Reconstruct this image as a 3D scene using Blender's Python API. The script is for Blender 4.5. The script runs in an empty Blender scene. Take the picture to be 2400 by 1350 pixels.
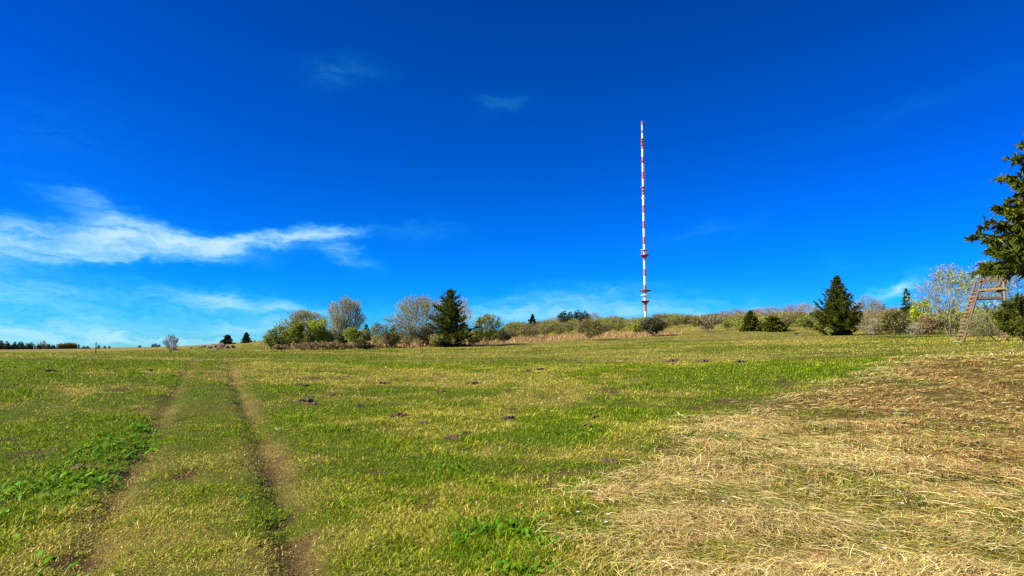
import bpy, math, random
import numpy as np
from mathutils import Vector, Matrix

sc = bpy.context.scene
COL = sc.collection
# ------------------------------------------------------------------ camera
F = 1600.0                       # focal length in photo pixels (24 mm on 36 mm)
EYE = 1.6
PITCH = math.atan(145.0 / F)
cam_d = bpy.data.cameras.new("camera")
cam_d.lens = 24.0; cam_d.sensor_width = 36.0
cam_d.clip_start = 0.05; cam_d.clip_end = 30000
cam = bpy.data.objects.new("camera", cam_d); COL.objects.link(cam)
cam.location = (0, 0, EYE); cam.rotation_euler = (math.pi / 2 + PITCH, 0, 0)
sc.camera = cam

def ray(px, py):
    """direction of a photo pixel in the world, scaled to 1 m of horizontal run"""
    x = (px - 1200) / F; y = (675 - py) / F
    c, s = math.cos(PITCH), math.sin(PITCH)
    dx, dy, dz = x, c - y * s, s + y * c
    h = math.hypot(dx, dy)
    return dx / h, dy / h, dz / h

def az_el(px, py):
    d = ray(px, py)
    return math.degrees(math.atan2(d[0], d[1])), math.degrees(math.atan(d[2]))

# ------------------------------------------------------------------ sun, sky, exposure
SUN_AZ, SUN_EL = -104.0, 37.0    # degrees, azimuth clockwise from the view direction
a, e = math.radians(SUN_AZ), math.radians(SUN_EL)
sun_dir = Vector((math.sin(a) * math.cos(e), math.cos(a) * math.cos(e), math.sin(e)))
sun_d = bpy.data.lights.new("sun", 'SUN'); sun_d.energy = 5.0; sun_d.angle = math.radians(0.5)
sun_d.color = (1.0, 0.94, 0.80)
sun = bpy.data.objects.new("sun", sun_d); COL.objects.link(sun)
sun.rotation_euler = sun_dir.to_track_quat('Z', 'Y').to_euler()
sun.location = (-30, -10, 40)

sc.view_settings.view_transform = 'Standard'; sc.view_settings.look = 'None'
EXPO = 1.2
sc.view_settings.exposure = EXPO; sc.view_settings.gamma = 1.0

w = bpy.data.worlds.new("World"); sc.world = w; w.use_nodes = True
NT = w.node_tree; N = NT.nodes; L = NT.links
for n in list(N): N.remove(n)
out = N.new('ShaderNodeOutputWorld'); bg = N.new('ShaderNodeBackground'); L.new(bg.outputs[0], out.inputs[0])
bg.inputs['Strength'].default_value = 0.11
sky = N.new('ShaderNodeTexSky'); sky.sky_type = 'NISHITA'; sky.sun_disc = False
sky.sun_elevation = e; sky.sun_rotation = a
sky.altitude = 900; sky.air_density = 1.0; sky.dust_density = 0.15; sky.ozone_density = 2.5

def sock(v):
    return v
def M(op, a_, b_=None, c_=None, clamp=False):
    n = N.new('ShaderNodeMath'); n.operation = op; n.use_clamp = clamp
    for i, v in enumerate((a_, b_, c_)):
        if v is None: continue
        if isinstance(v, (int, float)): n.inputs[i].default_value = v
        else: L.new(v, n.inputs[i])
    return n.outputs[0]
tc = N.new('ShaderNodeTexCoord'); sx = N.new('ShaderNodeSeparateXYZ'); L.new(tc.outputs['Generated'], sx.inputs[0])
AZ = M('MULTIPLY', M('ARCTAN2', sx.outputs[0], sx.outputs[1]), 57.29578)
EL = M('MULTIPLY', M('ARCSINE', sx.outputs[2]), 57.29578)
def noise(x, y, scale, detail=6, rough=0.55, dist=0.0, out_='Fac'):
    c = N.new('ShaderNodeCombineXYZ'); L.new(x, c.inputs[0]); L.new(y, c.inputs[1])
    n = N.new('ShaderNodeTexNoise'); n.inputs['Scale'].default_value = scale; n.inputs['Detail'].default_value = detail
    n.inputs['Roughness'].default_value = rough; n.inputs['Distortion'].default_value = dist
    L.new(c.outputs[0], n.inputs['Vector']); return n.outputs[out_]
# wisps: domain-warped directions, streaky noise inside soft patches of thin cirrus
wx = M('MULTIPLY', M('SUBTRACT', noise(AZ, M('MULTIPLY', EL, 2.0), 0.16, 5, 0.6), 0.5), 7.0)
wy = M('MULTIPLY', M('SUBTRACT', noise(M('ADD', AZ, 40.0), M('MULTIPLY', EL, 2.0), 0.22, 6, 0.62), 0.5), 3.4)
WAZ = M('ADD', AZ, wx); WEL = M('ADD', EL, wy)
streak = noise(M('MULTIPLY', WAZ, 0.35), M('ADD', M('MULTIPLY', WEL, 2.2), M('MULTIPLY', AZ, 0.12)), 0.55, 9, 0.62, 0.6)
fine = noise(M('MULTIPLY', AZ, 0.7), M('MULTIPLY', EL, 2.0), 1.3, 8, 0.7, 1.2)
tex = M('ADD', M('MULTIPLY', streak, 0.75), M('MULTIPLY', fine, 0.25))
# (px, py, half width, half height, tilt deg, density)
PUFFS = [(30, 560, 100, 38, 4, 0.9), (-120, 580, 120, 50, 4, 1.0), (255, 566, 130, 34, 9, 1.25), (400, 572, 150, 24, -3, 1.5),
         (560, 566, 150, 15, 6, 1.4), (725, 550, 95, 14, 7, 1.4), (225, 600, 140, 12, 2, 0.8), (200, 480, 90, 28, -8, 0.42),
         (270, 525, 70, 26, 0, 0.5), (780, 592, 70, 18, -18, 0.5), (540, 710, 190, 20, -5, 0.75), (640, 722, 110, 9, -4, 0.6),
         (90, 790, 330, 22, -2, 0.6), (610, 768, 110, 17, 6, 0.62), (80, 690, 160, 30, -4, 0.38), (-100, 640, 300, 60, 0, 0.2),
         (2085, 682, 75, 15, 17, 0.5), (1300, 712, 200, 26, 4, 0.5), (790, 170, 80, 36, 15, 0.085), (1180, 243, 55, 20, 8, 0.085),
         (1650, 545, 150, 28, 10, 0.055), (980, 545, 90, 22, 5, 0.10), (2150, 250, 330, 26, 14, 0.03), (1960, 610, 70, 18, -20, 0.05), (1700, 735, 160, 18, 0, 0.3),
         (100, 330, 260, 120, 10, 0.035), (500, 810, 400, 22, 0, 0.4), (60, 800, 620, 60, 0, 0.5), (100, 745, 560, 50, 0, 0.22), (1350, 735, 330, 24, 2, 0.8), (2085, 683, 70, 12, 17, 0.5)]
dens = None
for (px, py, hw, hh, tilt, dn) in PUFFS:
    a0, e0 = az_el(px, py); a1, _ = az_el(px + hw, py); _, e1 = az_el(px, py - hh)
    ha, he = abs(a1 - a0), abs(e1 - e0); t = math.radians(tilt)
    x = M('SUBTRACT', WAZ, a0); y = M('SUBTRACT', WEL, e0)
    u = M('MULTIPLY_ADD', x, math.cos(t) / ha, M('MULTIPLY', y, math.sin(t) / ha))
    v = M('MULTIPLY_ADD', x, -math.sin(t) / he, M('MULTIPLY', y, math.cos(t) / he))
    q = M('MULTIPLY_ADD', u, u, M('MULTIPLY', v, v))
    g = M('MULTIPLY', M('POWER', 2.0, M('MULTIPLY', q, -1.4)), dn)
    dens = g if dens is None else M('ADD', dens, g)
cl = M('MULTIPLY', dens, M('MULTIPLY_ADD', tex, 4.2, -1.22, clamp=False))
cl = M('MULTIPLY', M('SUBTRACT', 1.0, M('POWER', 2.0, M('MULTIPLY', M('MAXIMUM', cl, 0.0), -1.35))), 0.84)
hs = N.new('ShaderNodeHueSaturation'); L.new(sky.outputs[0], hs.inputs['Color'])
hs.inputs['Hue'].default_value = 0.503; hs.inputs['Saturation'].default_value = 1.42; hs.inputs['Value'].default_value = 1.0
spl = N.new('ShaderNodeSeparateColor'); L.new(hs.outputs[0], spl.inputs[0]); gam = N.new('ShaderNodeCombineColor')
# deep polarised blue: per-channel response of the clear sky
for ch, (gain, pw) in enumerate(((0.20, 3.0), (0.70, 1.12), (2.1, 1.6))):
    v_ = M('POWER', M('MULTIPLY', spl.outputs[ch], 0.11), pw); L.new(M('MULTIPLY', v_, gain / (0.11 * 2 ** EXPO)), gam.inputs[ch])
mx = N.new('ShaderNodeMix'); mx.data_type = 'RGBA'
L.new(cl, mx.inputs['Factor']); L.new(gam.outputs[0], mx.inputs['A']); cc = N.new('ShaderNodeCombineColor'); L.new(M('MULTIPLY', M('POWER', cl, 0.7), 3.5), cc.inputs[0]); L.new(M('MULTIPLY_ADD', cl, 0.3, 3.8), cc.inputs[1]); cc.inputs[2].default_value = 4.7
L.new(cc.outputs[0], mx.inputs['B'])
L.new(mx.outputs['Result'], bg.inputs['Color'])

# ------------------------------------------------------------------ small tools
def tag(o, label=None, cat=None, group=None, kind=None):
    if label: o["label"] = label
    if cat: o["category"] = cat
    if group: o["group"] = group
    if kind: o["kind"] = kind
    return o

def mesh(name, V, faces, cols=None, smooth=False, mats=(), mat_idx=None):
    """V (n,3); faces: list of int arrays (m,3) / (m,4)"""
    me = bpy.data.meshes.new(name)
    V = np.asarray(V, np.float32).reshape(-1, 3)
    faces = [np.asarray(f, np.int32) for f in faces if len(f)]
    nl = sum(f.size for f in faces); nf = sum(len(f) for f in faces)
    me.vertices.add(len(V)); me.vertices.foreach_set("co", V.ravel())
    me.loops.add(nl); me.polygons.add(nf)
    me.loops.foreach_set("vertex_index", np.concatenate([f.ravel() for f in faces]))
    tot = np.concatenate([np.full(len(f), f.shape[1], np.int32) for f in faces])
    me.polygons.foreach_set("loop_start", np.concatenate([[0], np.cumsum(tot)[:-1]]).astype(np.int32))
    if mat_idx is not None:
        me.polygons.foreach_set("material_index", np.asarray(mat_idx, np.int32))
    if smooth: me.polygons.foreach_set("use_smooth", np.ones(nf, bool))
    if cols is not None:
        at = me.attributes.new("Col", 'FLOAT_COLOR', 'POINT')
        c = np.ones((len(V), 4), np.float32); c[:, :3] = cols; at.data.foreach_set("color", c.ravel())
    for m in mats: me.materials.append(m)
    me.update(calc_edges=True)
    return me

def obj(name, me, parent=None, loc=None, rz=0.0):
    o = bpy.data.objects.new(name, me); COL.objects.link(o)
    if parent is not None: o.parent = parent
    if loc is not None: o.location = loc
    if rz: o.rotation_euler = (0, 0, rz)
    return o
def empty(name, loc, rz=0.0):
    o = obj(name, None, None, loc, rz); o.empty_display_size = 0.3; return o
def dup(root, loc, rz=0.0, s=(1, 1, 1)):
    r = root.copy(); COL.objects.link(r); r.location = loc; r.rotation_euler = (0, 0, rz); r.scale = s
    for ch in list(root.children):
        c = ch.copy(); COL.objects.link(c); c.parent = r
    return r

def hash2(ix, iy, seed):
    h = (ix.astype(np.int64) * 374761393 + iy.astype(np.int64) * 668265263 + seed * 974711) & 0x7fffffff
    h = ((h ^ (h >> 13)) * 1274126177) & 0x7fffffff
    return ((h ^ (h >> 16)) & 0xffff) / 65535.0
def vnoise(x, y, seed=0):
    xi = np.floor(x); yi = np.floor(y); fx = x - xi; fy = y - yi
    fx = fx * fx * (3 - 2 * fx); fy = fy * fy * (3 - 2 * fy)
    a_ = hash2(xi, yi, seed); b_ = hash2(xi + 1, yi, seed); c_ = hash2(xi, yi + 1, seed); d_ = hash2(xi + 1, yi + 1, seed)
    return (a_ * (1 - fx) + b_ * fx) * (1 - fy) + (c_ * (1 - fx) + d_ * fx) * fy
def fbm(x, y, seed=0, octv=4, rough=0.5):
    s = 0; amp = 1; tot = 0
    for k in range(octv):
        s = s + amp * vnoise(x * 2 ** k + 17.3 * k, y * 2 ** k - 9.1 * k, seed + k); tot += amp; amp *= rough
    return s / tot
def sstep(a_, b_, x):
    t = np.clip((x - a_) / (b_ - a_), 0, 1); return t * t * (3 - 2 * t)

# ------------------------------------------------------------------ terrain height (from surveyed profiles: photo row at distance)
PROF = {
    -200: [(26, 856), (42, 836), (80, 834), (150, 829), (300, 823), (800, 820), (3000, 816)],
    0:    [(26, 856), (42, 835), (80, 833), (150, 828), (300, 822), (800, 819.5), (3000, 816)],
    200:  [(26, 856), (42, 834), (80, 832), (150, 827), (300, 820), (800, 817), (3000, 815)],
    400:  [(26, 856), (42, 834), (80, 829), (150, 822), (300, 814), (800, 813.5), (3000, 814)],
    500:  [(26, 857), (42, 835), (80, 826), (150, 816), (300, 808), (800, 810), (3000, 812)],
    600:  [(26, 857), (42, 836), (65, 821), (100, 812), (180, 805), (300, 798), (700, 800), (3000, 808)],
    800:  [(26, 858), (42, 837), (65, 819), (80, 813), (120, 806), (300, 790), (700, 792), (3000, 805)],
    1000: [(26, 860), (42, 837), (65, 818), (80, 810), (120, 801), (300, 781), (700, 784), (3000, 800)],
    1200: [(26, 860), (42, 835), (65, 815), (80, 806), (100, 798), (150, 783), (250, 771), (700, 774), (3000, 795)],
    1400: [(26, 861), (42, 834), (65, 811), (85, 798), (105, 790), (150, 776), (220, 764), (700, 766), (3000, 790)],
    1600: [(26, 860), (42, 830), (65, 805), (90, 789), (110, 780), (160, 765), (220, 757), (700, 761), (3000, 790)],
    1800: [(26, 857), (42, 825), (65, 801), (90, 784), (110, 776), (160, 760), (250, 749), (700, 757), (3000, 790)],
    2000: [(26, 852), (42, 818), (65, 798), (90, 784), (120, 773), (200, 757), (700, 765), (3000, 790)],
    2200: [(26, 848), (42, 808), (60, 796), (90, 783), (200, 760), (700, 770), (3000, 790)],
    2400: [(26, 845), (40, 802), (60, 792), (200, 765), (700, 775), (3000, 790)],
    2600: [(26, 845), (40, 802), (60, 792), (200, 765), (700, 775), (3000, 790)],
}
LR0, LR1, NLR = math.log(1.0), math.log(8000.0), 360
LRG = np.linspace(LR0, LR1, NLR)
cols_px = sorted(PROF); col_az = np.array([math.radians(az_el(p, 820)[0]) for p in cols_px])
tab = []
for p in cols_px:
    rs = [1.0, 4.0, 6.5, 9.0, 12.5]; zs = [0, 0, 0.03, 0.10, 0.24]
    for (r_, py) in PROF[p]:
        rs.append(r_); zs.append(EYE + r_ * ray(p, py)[2])
    g = np.array(zs) / np.array(rs)
    rs.append(8000.0); g = np.append(g, g[-1])
    tab.append(np.interp(LRG, np.log(rs), g))
tab = np.array(tab)
NAZ = 240; AZG = np.linspace(col_az[0], col_az[-1], NAZ)
G = np.array([np.interp(AZG, col_az, tab[:, j]) for j in range(NLR)]).T
def blur(A, sig, axis):
    n = int(sig * 3) + 1; k = np.exp(-0.5 * (np.arange(-n, n + 1) / sig) ** 2); k /= k.sum()
    A = np.moveaxis(A, axis, 0); P = np.concatenate([np.repeat(A[:1], n, 0), A, np.repeat(A[-1:], n, 0)])
    R = sum(k[i] * P[i:i + len(A)] for i in range(2 * n + 1)); return np.moveaxis(R, 0, axis)
G = blur(blur(G, 7, 0), 3.2, 1)

def base_z(x, y):
    x = np.asarray(x, float); y = np.asarray(y, float)
    r = np.maximum(np.hypot(x, y), 1.0); az = np.arctan2(x, y)
    fa = (np.clip(az, AZG[0], AZG[-1]) - AZG[0]) / (AZG[-1] - AZG[0]) * (NAZ - 1)
    fr = np.clip((np.log(r) - LR0) / (LR1 - LR0), 0, 1) * (NLR - 1)
    ia = np.minimum(fa.astype(int), NAZ - 2); ir = np.minimum(fr.astype(int), NLR - 2); fa = fa - ia; fr = fr - ir
    g = (G[ia, ir] * (1 - fr) + G[ia, ir + 1] * fr) * (1 - fa) + (G[ia + 1, ir] * (1 - fr) + G[ia + 1, ir + 1] * fr) * fa
    back = sstep(0.0, 1.6, np.abs(az) - AZG[-1])
    return g * r * (1 - back)

def hit0(px, py):
    d = ray(px, py); rr = np.exp(np.linspace(math.log(2.5), math.log(4000), 6000))
    z = EYE + rr * d[2]; zz = base_z(rr * d[0], rr * d[1]); b = np.nonzero(z <= zz)[0]
    r_ = rr[b[0]] if len(b) else 3000.0
    return np.array([r_ * d[0], r_ * d[1]])
def line(pts): return np.array([hit0(*p) for p in pts])
def seg_dist(x, y, P):
    """distance to a polyline and signed side-free parameter"""
    best = np.full(np.shape(x), 1e9)
    for (p, q) in zip(P[:-1], P[1:]):
        d = q - p; t = np.clip(((x - p[0]) * d[0] + (y - p[1]) * d[1]) / (d @ d), 0, 1)
        best = np.minimum(best, np.hypot(x - p[0] - t * d[0], y - p[1] - t * d[1]))
    return best
def inside(x, y, P):
    c = np.zeros(np.shape(x), bool); n = len(P)
    for i in range(n):
        (x1, y1), (x2, y2) = P[i], P[(i + 1) % n]
        if y1 == y2: continue
        c ^= ((y1 > y) != (y2 > y)) & (x < (x2 - x1) * (y - y1) / (y2 - y1) + x1)
    return c
def area_w(x, y, P, soft):
    d = seg_dist(x, y, np.vstack([P, P[:1]])); return sstep(-soft, soft, np.where(inside(x, y, P), d, -d))

RUT_L = line([(120, 1420), (200, 1340), (290, 1130), (345, 1045), (385, 970), (420, 900), (448, 853), (470, 838)])
RUT_R = line([(730, 1440), (705, 1330), (668, 1180), (632, 1080), (596, 1000), (572, 940), (548, 880), (535, 850), (530, 838)])
STRAW = line([(1630, 1480), (1590, 1350), (1520, 1230), (1540, 1110), (1590, 1045), (1630, 995), (1720, 952), (1880, 922), (2000, 893), (2060, 860), (2140, 838), (2400, 826), (2800, 822), (3400, 1000), (3200, 1600)])
BROWN = line([(2080, 880), (2200, 855), (2600, 850), (2700, 1080), (2330, 1130), (2150, 1060), (1900, 1000), (1830, 950)])
RED = line([(640, 819), (820, 817), (1000, 813), (1130, 808), (1260, 801), (1350, 796), (1500, 790), (1580, 786), (1575, 781), (1440, 783), (1330, 787), (1180, 797), (1000, 806), (820, 809), (640, 812)])
LEAFY = line([(-80, 1420), (60, 1270), (200, 1180), (330, 1060), (352, 985), (300, 985), (180, 1060), (60, 1130), (-100, 1200)])
LEAF2 = line([(1060, 1290), (1080, 1225), (1180, 1205), (1290, 1225), (1330, 1270), (1290, 1330), (1210, 1345), (1120, 1320)])
LEAFS = [line([(px - a_, py), (px - a_ * .4, py - b_), (px + a_ * .5, py - b_ * .8), (px + a_, py), (px + a_ * .4, py + b_), (px - a_ * .5, py + b_ * .7)])
         for (px, py, a_, b_) in ((205, 1325, 32, 24), (420, 890, 45, 14), (625, 1180, 18, 70), (700, 985, 30, 14), (450, 925, 40, 16), (1320, 1010, 110, 30), (1030, 1095, 60, 25), (2110, 905, 120, 18), (1950, 870, 140, 14))]
SOIL_PX = [(190, 1100, 44, 12), (378, 998, 14, 26), (362, 1025, 14, 14), (640, 1118, 20, 14), (682, 1195, 14, 30), (705, 1265, 24, 34), (712, 1330, 30, 20), (170, 1310, 46, 22), (290, 1108, 22, 12),
           (1290, 1128, 26, 20), (440, 1110, 22, 12), (20, 1030, 20, 10), (20, 1180, 30, 26), (800, 883, 24, 6), (1600, 1080, 40, 14), (740, 885, 40, 7), (1240, 1115, 26, 12)]
SOIL = []
for (px, py, a_, b_) in SOIL_PX:
    c = hit0(px, py); r_ = np.hypot(*c); hw = a_ * r_ / F; hd = abs(np.hypot(*hit0(px, py - b_)) - np.hypot(*hit0(px, py + b_))) / 2
    SOIL.append((c[0], c[1], hw, hd))

def zones(x, y):
    """weights of the different covers of the field at each point"""
    r = np.hypot(x, y)
    n1 = fbm(x * 0.9, y * 0.9, 3, 4); n2 = fbm(x * 0.13, y * 0.22, 11, 4); n3 = fbm(x * 3.1, y * 3.1, 21, 3)
    wob = (n1 - 0.5) * 1.3 + (n2 - 0.5) * 1.5
    rag = (fbm(x * 0.5, y * 0.7, 77, 3) - 0.58) * 2.0 + (fbm(x * 2.0, y * 2.0, 78, 2) - 0.5) * 0.9
    straw = area_w(x + wob * 0.6 + rag, y + wob * 0.8 + rag * 0.6, STRAW, 1.5)
    brown = area_w(x + wob * 1.2, y + wob, BROWN, 1.2) * straw
    red = area_w(x + wob, y + wob * 2, RED, 1.5)
    dl = seg_dist(x, y, RUT_L); dr = seg_dist(x, y, RUT_R)
    rl = np.exp(-(dl / 0.17) ** 2) * (1 - sstep(26, 40, r)); rr_ = np.exp(-(dr / 0.19) ** 2) * (1 - sstep(22, 34, r))
    track = inside(x, y, np.vstack([RUT_L, RUT_R[::-1]])).astype(float)
    track = np.maximum(track, np.maximum(np.exp(-(dl / 0.35) ** 2), np.exp(-(dr / 0.45) ** 2))) * (1 - sstep(28, 42, r))
    worn2 = np.maximum(0.9 * np.exp(-(dr / 0.30) ** 2), 0.65 * np.exp(-(dl / 0.24) ** 2)) * (1 - sstep(26, 40, r)) * sstep(0.36, 0.6, n1)
    leaf = np.maximum(area_w(x + wob * .3, y + wob * .4, LEAFY, 0.35), area_w(x + wob * .2, y + wob * .2, LEAF2, 0.2))
    green = np.zeros_like(r)
    for P in LEAFS: green = np.maximum(green, area_w(x + wob * .3, y + wob * .3, P, 0.35))
    soil = np.zeros_like(r)
    for (cx, cy, hw, hd) in SOIL:
        soil = np.maximum(soil, sstep(1.25, 0.55, np.hypot((x - cx) / hw, (y - cy) / hd) + (n3 - 0.5) * 1.4))
    # vehicle ruts are worn to the earth only here and there
    worn = sstep(0.52, 0.66, fbm(x * 0.55 + 3, y * 0.55, 31, 3)) 
    soil = np.maximum(soil, np.maximum(rl * 0.6, rr_ * 0.9) * np.clip(worn + 0.15, 0, 1) * sstep(0.34, 0.58, n3) * (1 - 0.75 * sstep(9, 20, r)))
    soil = np.maximum(soil, sstep(0.70, 0.76, fbm(x * 1.25 + 7, y * 0.95, 35, 3)) * (r < 60) * 0.9)
    dry = 0.43 + (n2 - 0.5) * 2.6 + (n1 - 0.5) * 1.5 + (n3 - 0.5) * 0.9
    # the far field lies paler and drier; a lusher band runs through the middle right
    dry = dry + 0.30 * sstep(14, 45, r) * sstep(-14, 0, x) - 0.16 * np.exp(-((r - 17) / 6) ** 2) * (x > 2) - 0.14 * sstep(-6, -14, x)
    return dict(r=r, n1=n1, n2=n2, n3=n3, straw=straw, brown=brown, red=red, rl=rl, rr=rr_, track=track, leaf=leaf, green=green, soil=soil, worn=worn2, dry=np.clip(dry - 0.10 * track * (1 - worn2), 0, 1))

def ground_z(x, y, Z=None):
    x = np.asarray(x, float); y = np.asarray(y, float)
    z = base_z(x, y); r = np.hypot(x, y)
    z = z + (fbm(x * 0.35, y * 0.35, 41, 3) - 0.5) * 0.10 * sstep(3, 12, r) + (fbm(x * 1.6, y * 1.6, 43, 3) - 0.5) * 0.055
    if Z is not None:
        z = z - (Z['rl'] * 0.06 + Z['rr'] * 0.09) - Z['soil'] * 0.015 * (Z['r'] < 60) + Z['straw'] * (fbm(x * 1.1, y * 1.1, 47, 2) - 0.4) * 0.22 * sstep(4, 7, r)
    return z
def gz(x, y): return float(ground_z(np.array([x]), np.array([y]), zones(np.array([x]), np.array([y])))[0])
def hit(px, py):
    c = hit0(px, py); return Vector((c[0], c[1], gz(c[0], c[1])))
def at(px, r):
    d = ray(px, 800); return Vector((d[0] * r, d[1] * r, gz(d[0] * r, d[1] * r)))
def z_of(px, py, r): return EYE + r * ray(px, py)[2]
def depth(p): return math.hypot(p[0], p[1]) * math.cos(math.atan2(p[0], p[1]))

# ------------------------------------------------------------------ materials
def mat(name):
    m = bpy.data.materials.new(name); m.use_nodes = True
    nt = m.node_tree; return m, nt, nt.nodes['Principled BSDF'], nt.nodes['Material Output']
def add_noise(nt, scale, detail=4, rough=0.6, coord='Object'):
    t = nt.nodes.new('ShaderNodeTexCoord'); n = nt.nodes.new('ShaderNodeTexNoise')
    n.inputs['Scale'].default_value = scale; n.inputs['Detail'].default_value = detail; n.inputs['Roughness'].default_value = rough
    nt.links.new(t.outputs[coord], n.inputs['Vector']); return n.outputs['Fac']
def ramp(nt, fac, stops):
    r_ = nt.nodes.new('ShaderNodeValToRGB'); nt.links.new(fac, r_.inputs[0]); el = r_.color_ramp.elements
    while len(el) < len(stops): el.new(0.5)
    for e_, (p, c) in zip(el, stops): e_.position = p; e_.color = (*c, 1)
    return r_.outputs['Color']
def leaf_mat(name, stops=None, attr=False, trans=0.3, scale=1.2, rough=0.6, vary=0.25, spec=0.3):
    """thin leaf / blade: diffuse plus a share let through; colour from the mesh or from noise"""
    m, nt, p, o = mat(name)
    if attr:
        a_ = nt.nodes.new('ShaderNodeAttribute'); a_.attribute_name = "Col"; c = a_.outputs['Color']
    else:
        c = ramp(nt, add_noise(nt, scale, 5, 0.7), stops)
    if vary:
        oi = nt.nodes.new('ShaderNodeObjectInfo'); hs_ = nt.nodes.new('ShaderNodeHueSaturation')
        mr = nt.nodes.new('ShaderNodeMapRange'); mr.inputs[3].default_value = 1 - vary; mr.inputs[4].default_value = 1 + vary
        nt.links.new(oi.outputs['Random'], mr.inputs[0]); nt.links.new(mr.outputs[0], hs_.inputs['Value']); nt.links.new(c, hs_.inputs['Color']); c = hs_.outputs[0]
    nt.links.new(c, p.inputs['Base Color']); p.inputs['Roughness'].default_value = rough; p.inputs['Specular IOR Level'].default_value = spec * 0.35
    if trans:
        tr = nt.nodes.new('ShaderNodeBsdfTranslucent'); nt.links.new(c, tr.inputs['Color'])
        ms = nt.nodes.new('ShaderNodeMixShader'); ms.inputs[0].default_value = trans
        nt.links.new(p.outputs[0], ms.inputs[1]); nt.links.new(tr.outputs[0], ms.inputs[2]); nt.links.new(ms.outputs[0], o.inputs['Surface'])
    return m
def plain_mat(name, stops, scale=6, rough=0.8, bump=0.0, metal=0.0, vary=0.0):
    m, nt, p, o = mat(name)
    f = add_noise(nt, scale, 6, 0.65); c = ramp(nt, f, stops)
    nt.links.new(c, p.inputs['Base Color']); p.inputs['Roughness'].default_value = rough; p.inputs['Metallic'].default_value = metal
    if bump:
        b = nt.nodes.new('ShaderNodeBump'); b.inputs['Strength'].default_value = bump; b.inputs['Distance'].default_value = 0.05
        nt.links.new(f, b.inputs['Height']); nt.links.new(b.outputs[0], p.inputs['Normal'])
    return m
MAT = {}
MAT['grass'] = leaf_mat('grass_blades', attr=True, trans=0.28, vary=0)
MAT['straw'] = leaf_mat('straw_blades', attr=True, trans=0.15, vary=0, rough=0.5)
MAT['bark'] = plain_mat('bark', [(0.3, (0.07, 0.05, 0.035)), (0.7, (0.20, 0.16, 0.12))], 9, 0.9, 0.4)
MAT['bark_pale'] = plain_mat('bark_pale', [(0.3, (0.22, 0.19, 0.11)), (0.7, (0.46, 0.41, 0.26))], 5, 0.9, 0.3)
MAT['bark_grey'] = plain_mat('bark_grey', [(0.3, (0.12, 0.105, 0.045)), (0.7, (0.34, 0.32, 0.15))], 5, 0.9, 0.3)
MAT['bark_brown'] = plain_mat('bark_brown', [(0.3, (0.16, 0.09, 0.042)), (0.7, (0.36, 0.22, 0.11))], 5, 0.9, 0.3)
MAT['needle'] = leaf_mat('needles', [(0.30, (0.05, 0.07, 0.007)), (0.55, (0.12, 0.145, 0.011)), (0.75, (0.25, 0.24, 0.020))], trans=0.2, scale=1.4, vary=0.15)
MAT['needle_far'] = leaf_mat('needles_distant', [(0.3, (0.028, 0.045, 0.008)), (0.7, (0.070, 0.090, 0.014))], trans=0.1, scale=0.8, vary=0.3)
MAT['needle_light'] = leaf_mat('needles_light', [(0.3, (0.05, 0.08, 0.015)), (0.7, (0.15, 0.19, 0.03))], trans=0.2, scale=1.2, vary=0.1)
MAT['leaf_yellow'] = leaf_mat('leaves_yellow_green', [(0.3, (0.22, 0.27, 0.012)), (0.7, (0.48, 0.54, 0.035))], trans=0.35, scale=2)
MAT['leaf_green'] = leaf_mat('leaves_green', [(0.3, (0.14, 0.19, 0.012)), (0.7, (0.38, 0.44, 0.03))], trans=0.3, scale=2)
MAT['leaf_olive'] = leaf_mat('leaves_olive', [(0.3, (0.13, 0.13, 0.018)), (0.7, (0.30, 0.27, 0.045))], trans=0.25, scale=2)
MAT['leaf_pale'] = leaf_mat('leaves_pale', [(0.3, (0.17, 0.225, 0.04)), (0.7, (0.36, 0.43, 0.11))], trans=0.3, scale=2)
MAT['leaf_dark'] = leaf_mat('leaves_dark', [(0.3, (0.03, 0.04, 0.012)), (0.7, (0.08, 0.085, 0.022))], trans=0.15, scale=2)
MAT['bud_brown'] = leaf_mat('buds_brown', [(0.3, (0.16, 0.11, 0.045)), (0.7, (0.32, 0.235, 0.10))], trans=0.15, scale=2)
MAT['bud_grey'] = leaf_mat('buds_grey', [(0.3, (0.22, 0.175, 0.10)), (0.7, (0.40, 0.33, 0.19))], trans=0.15, scale=2)

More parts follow.
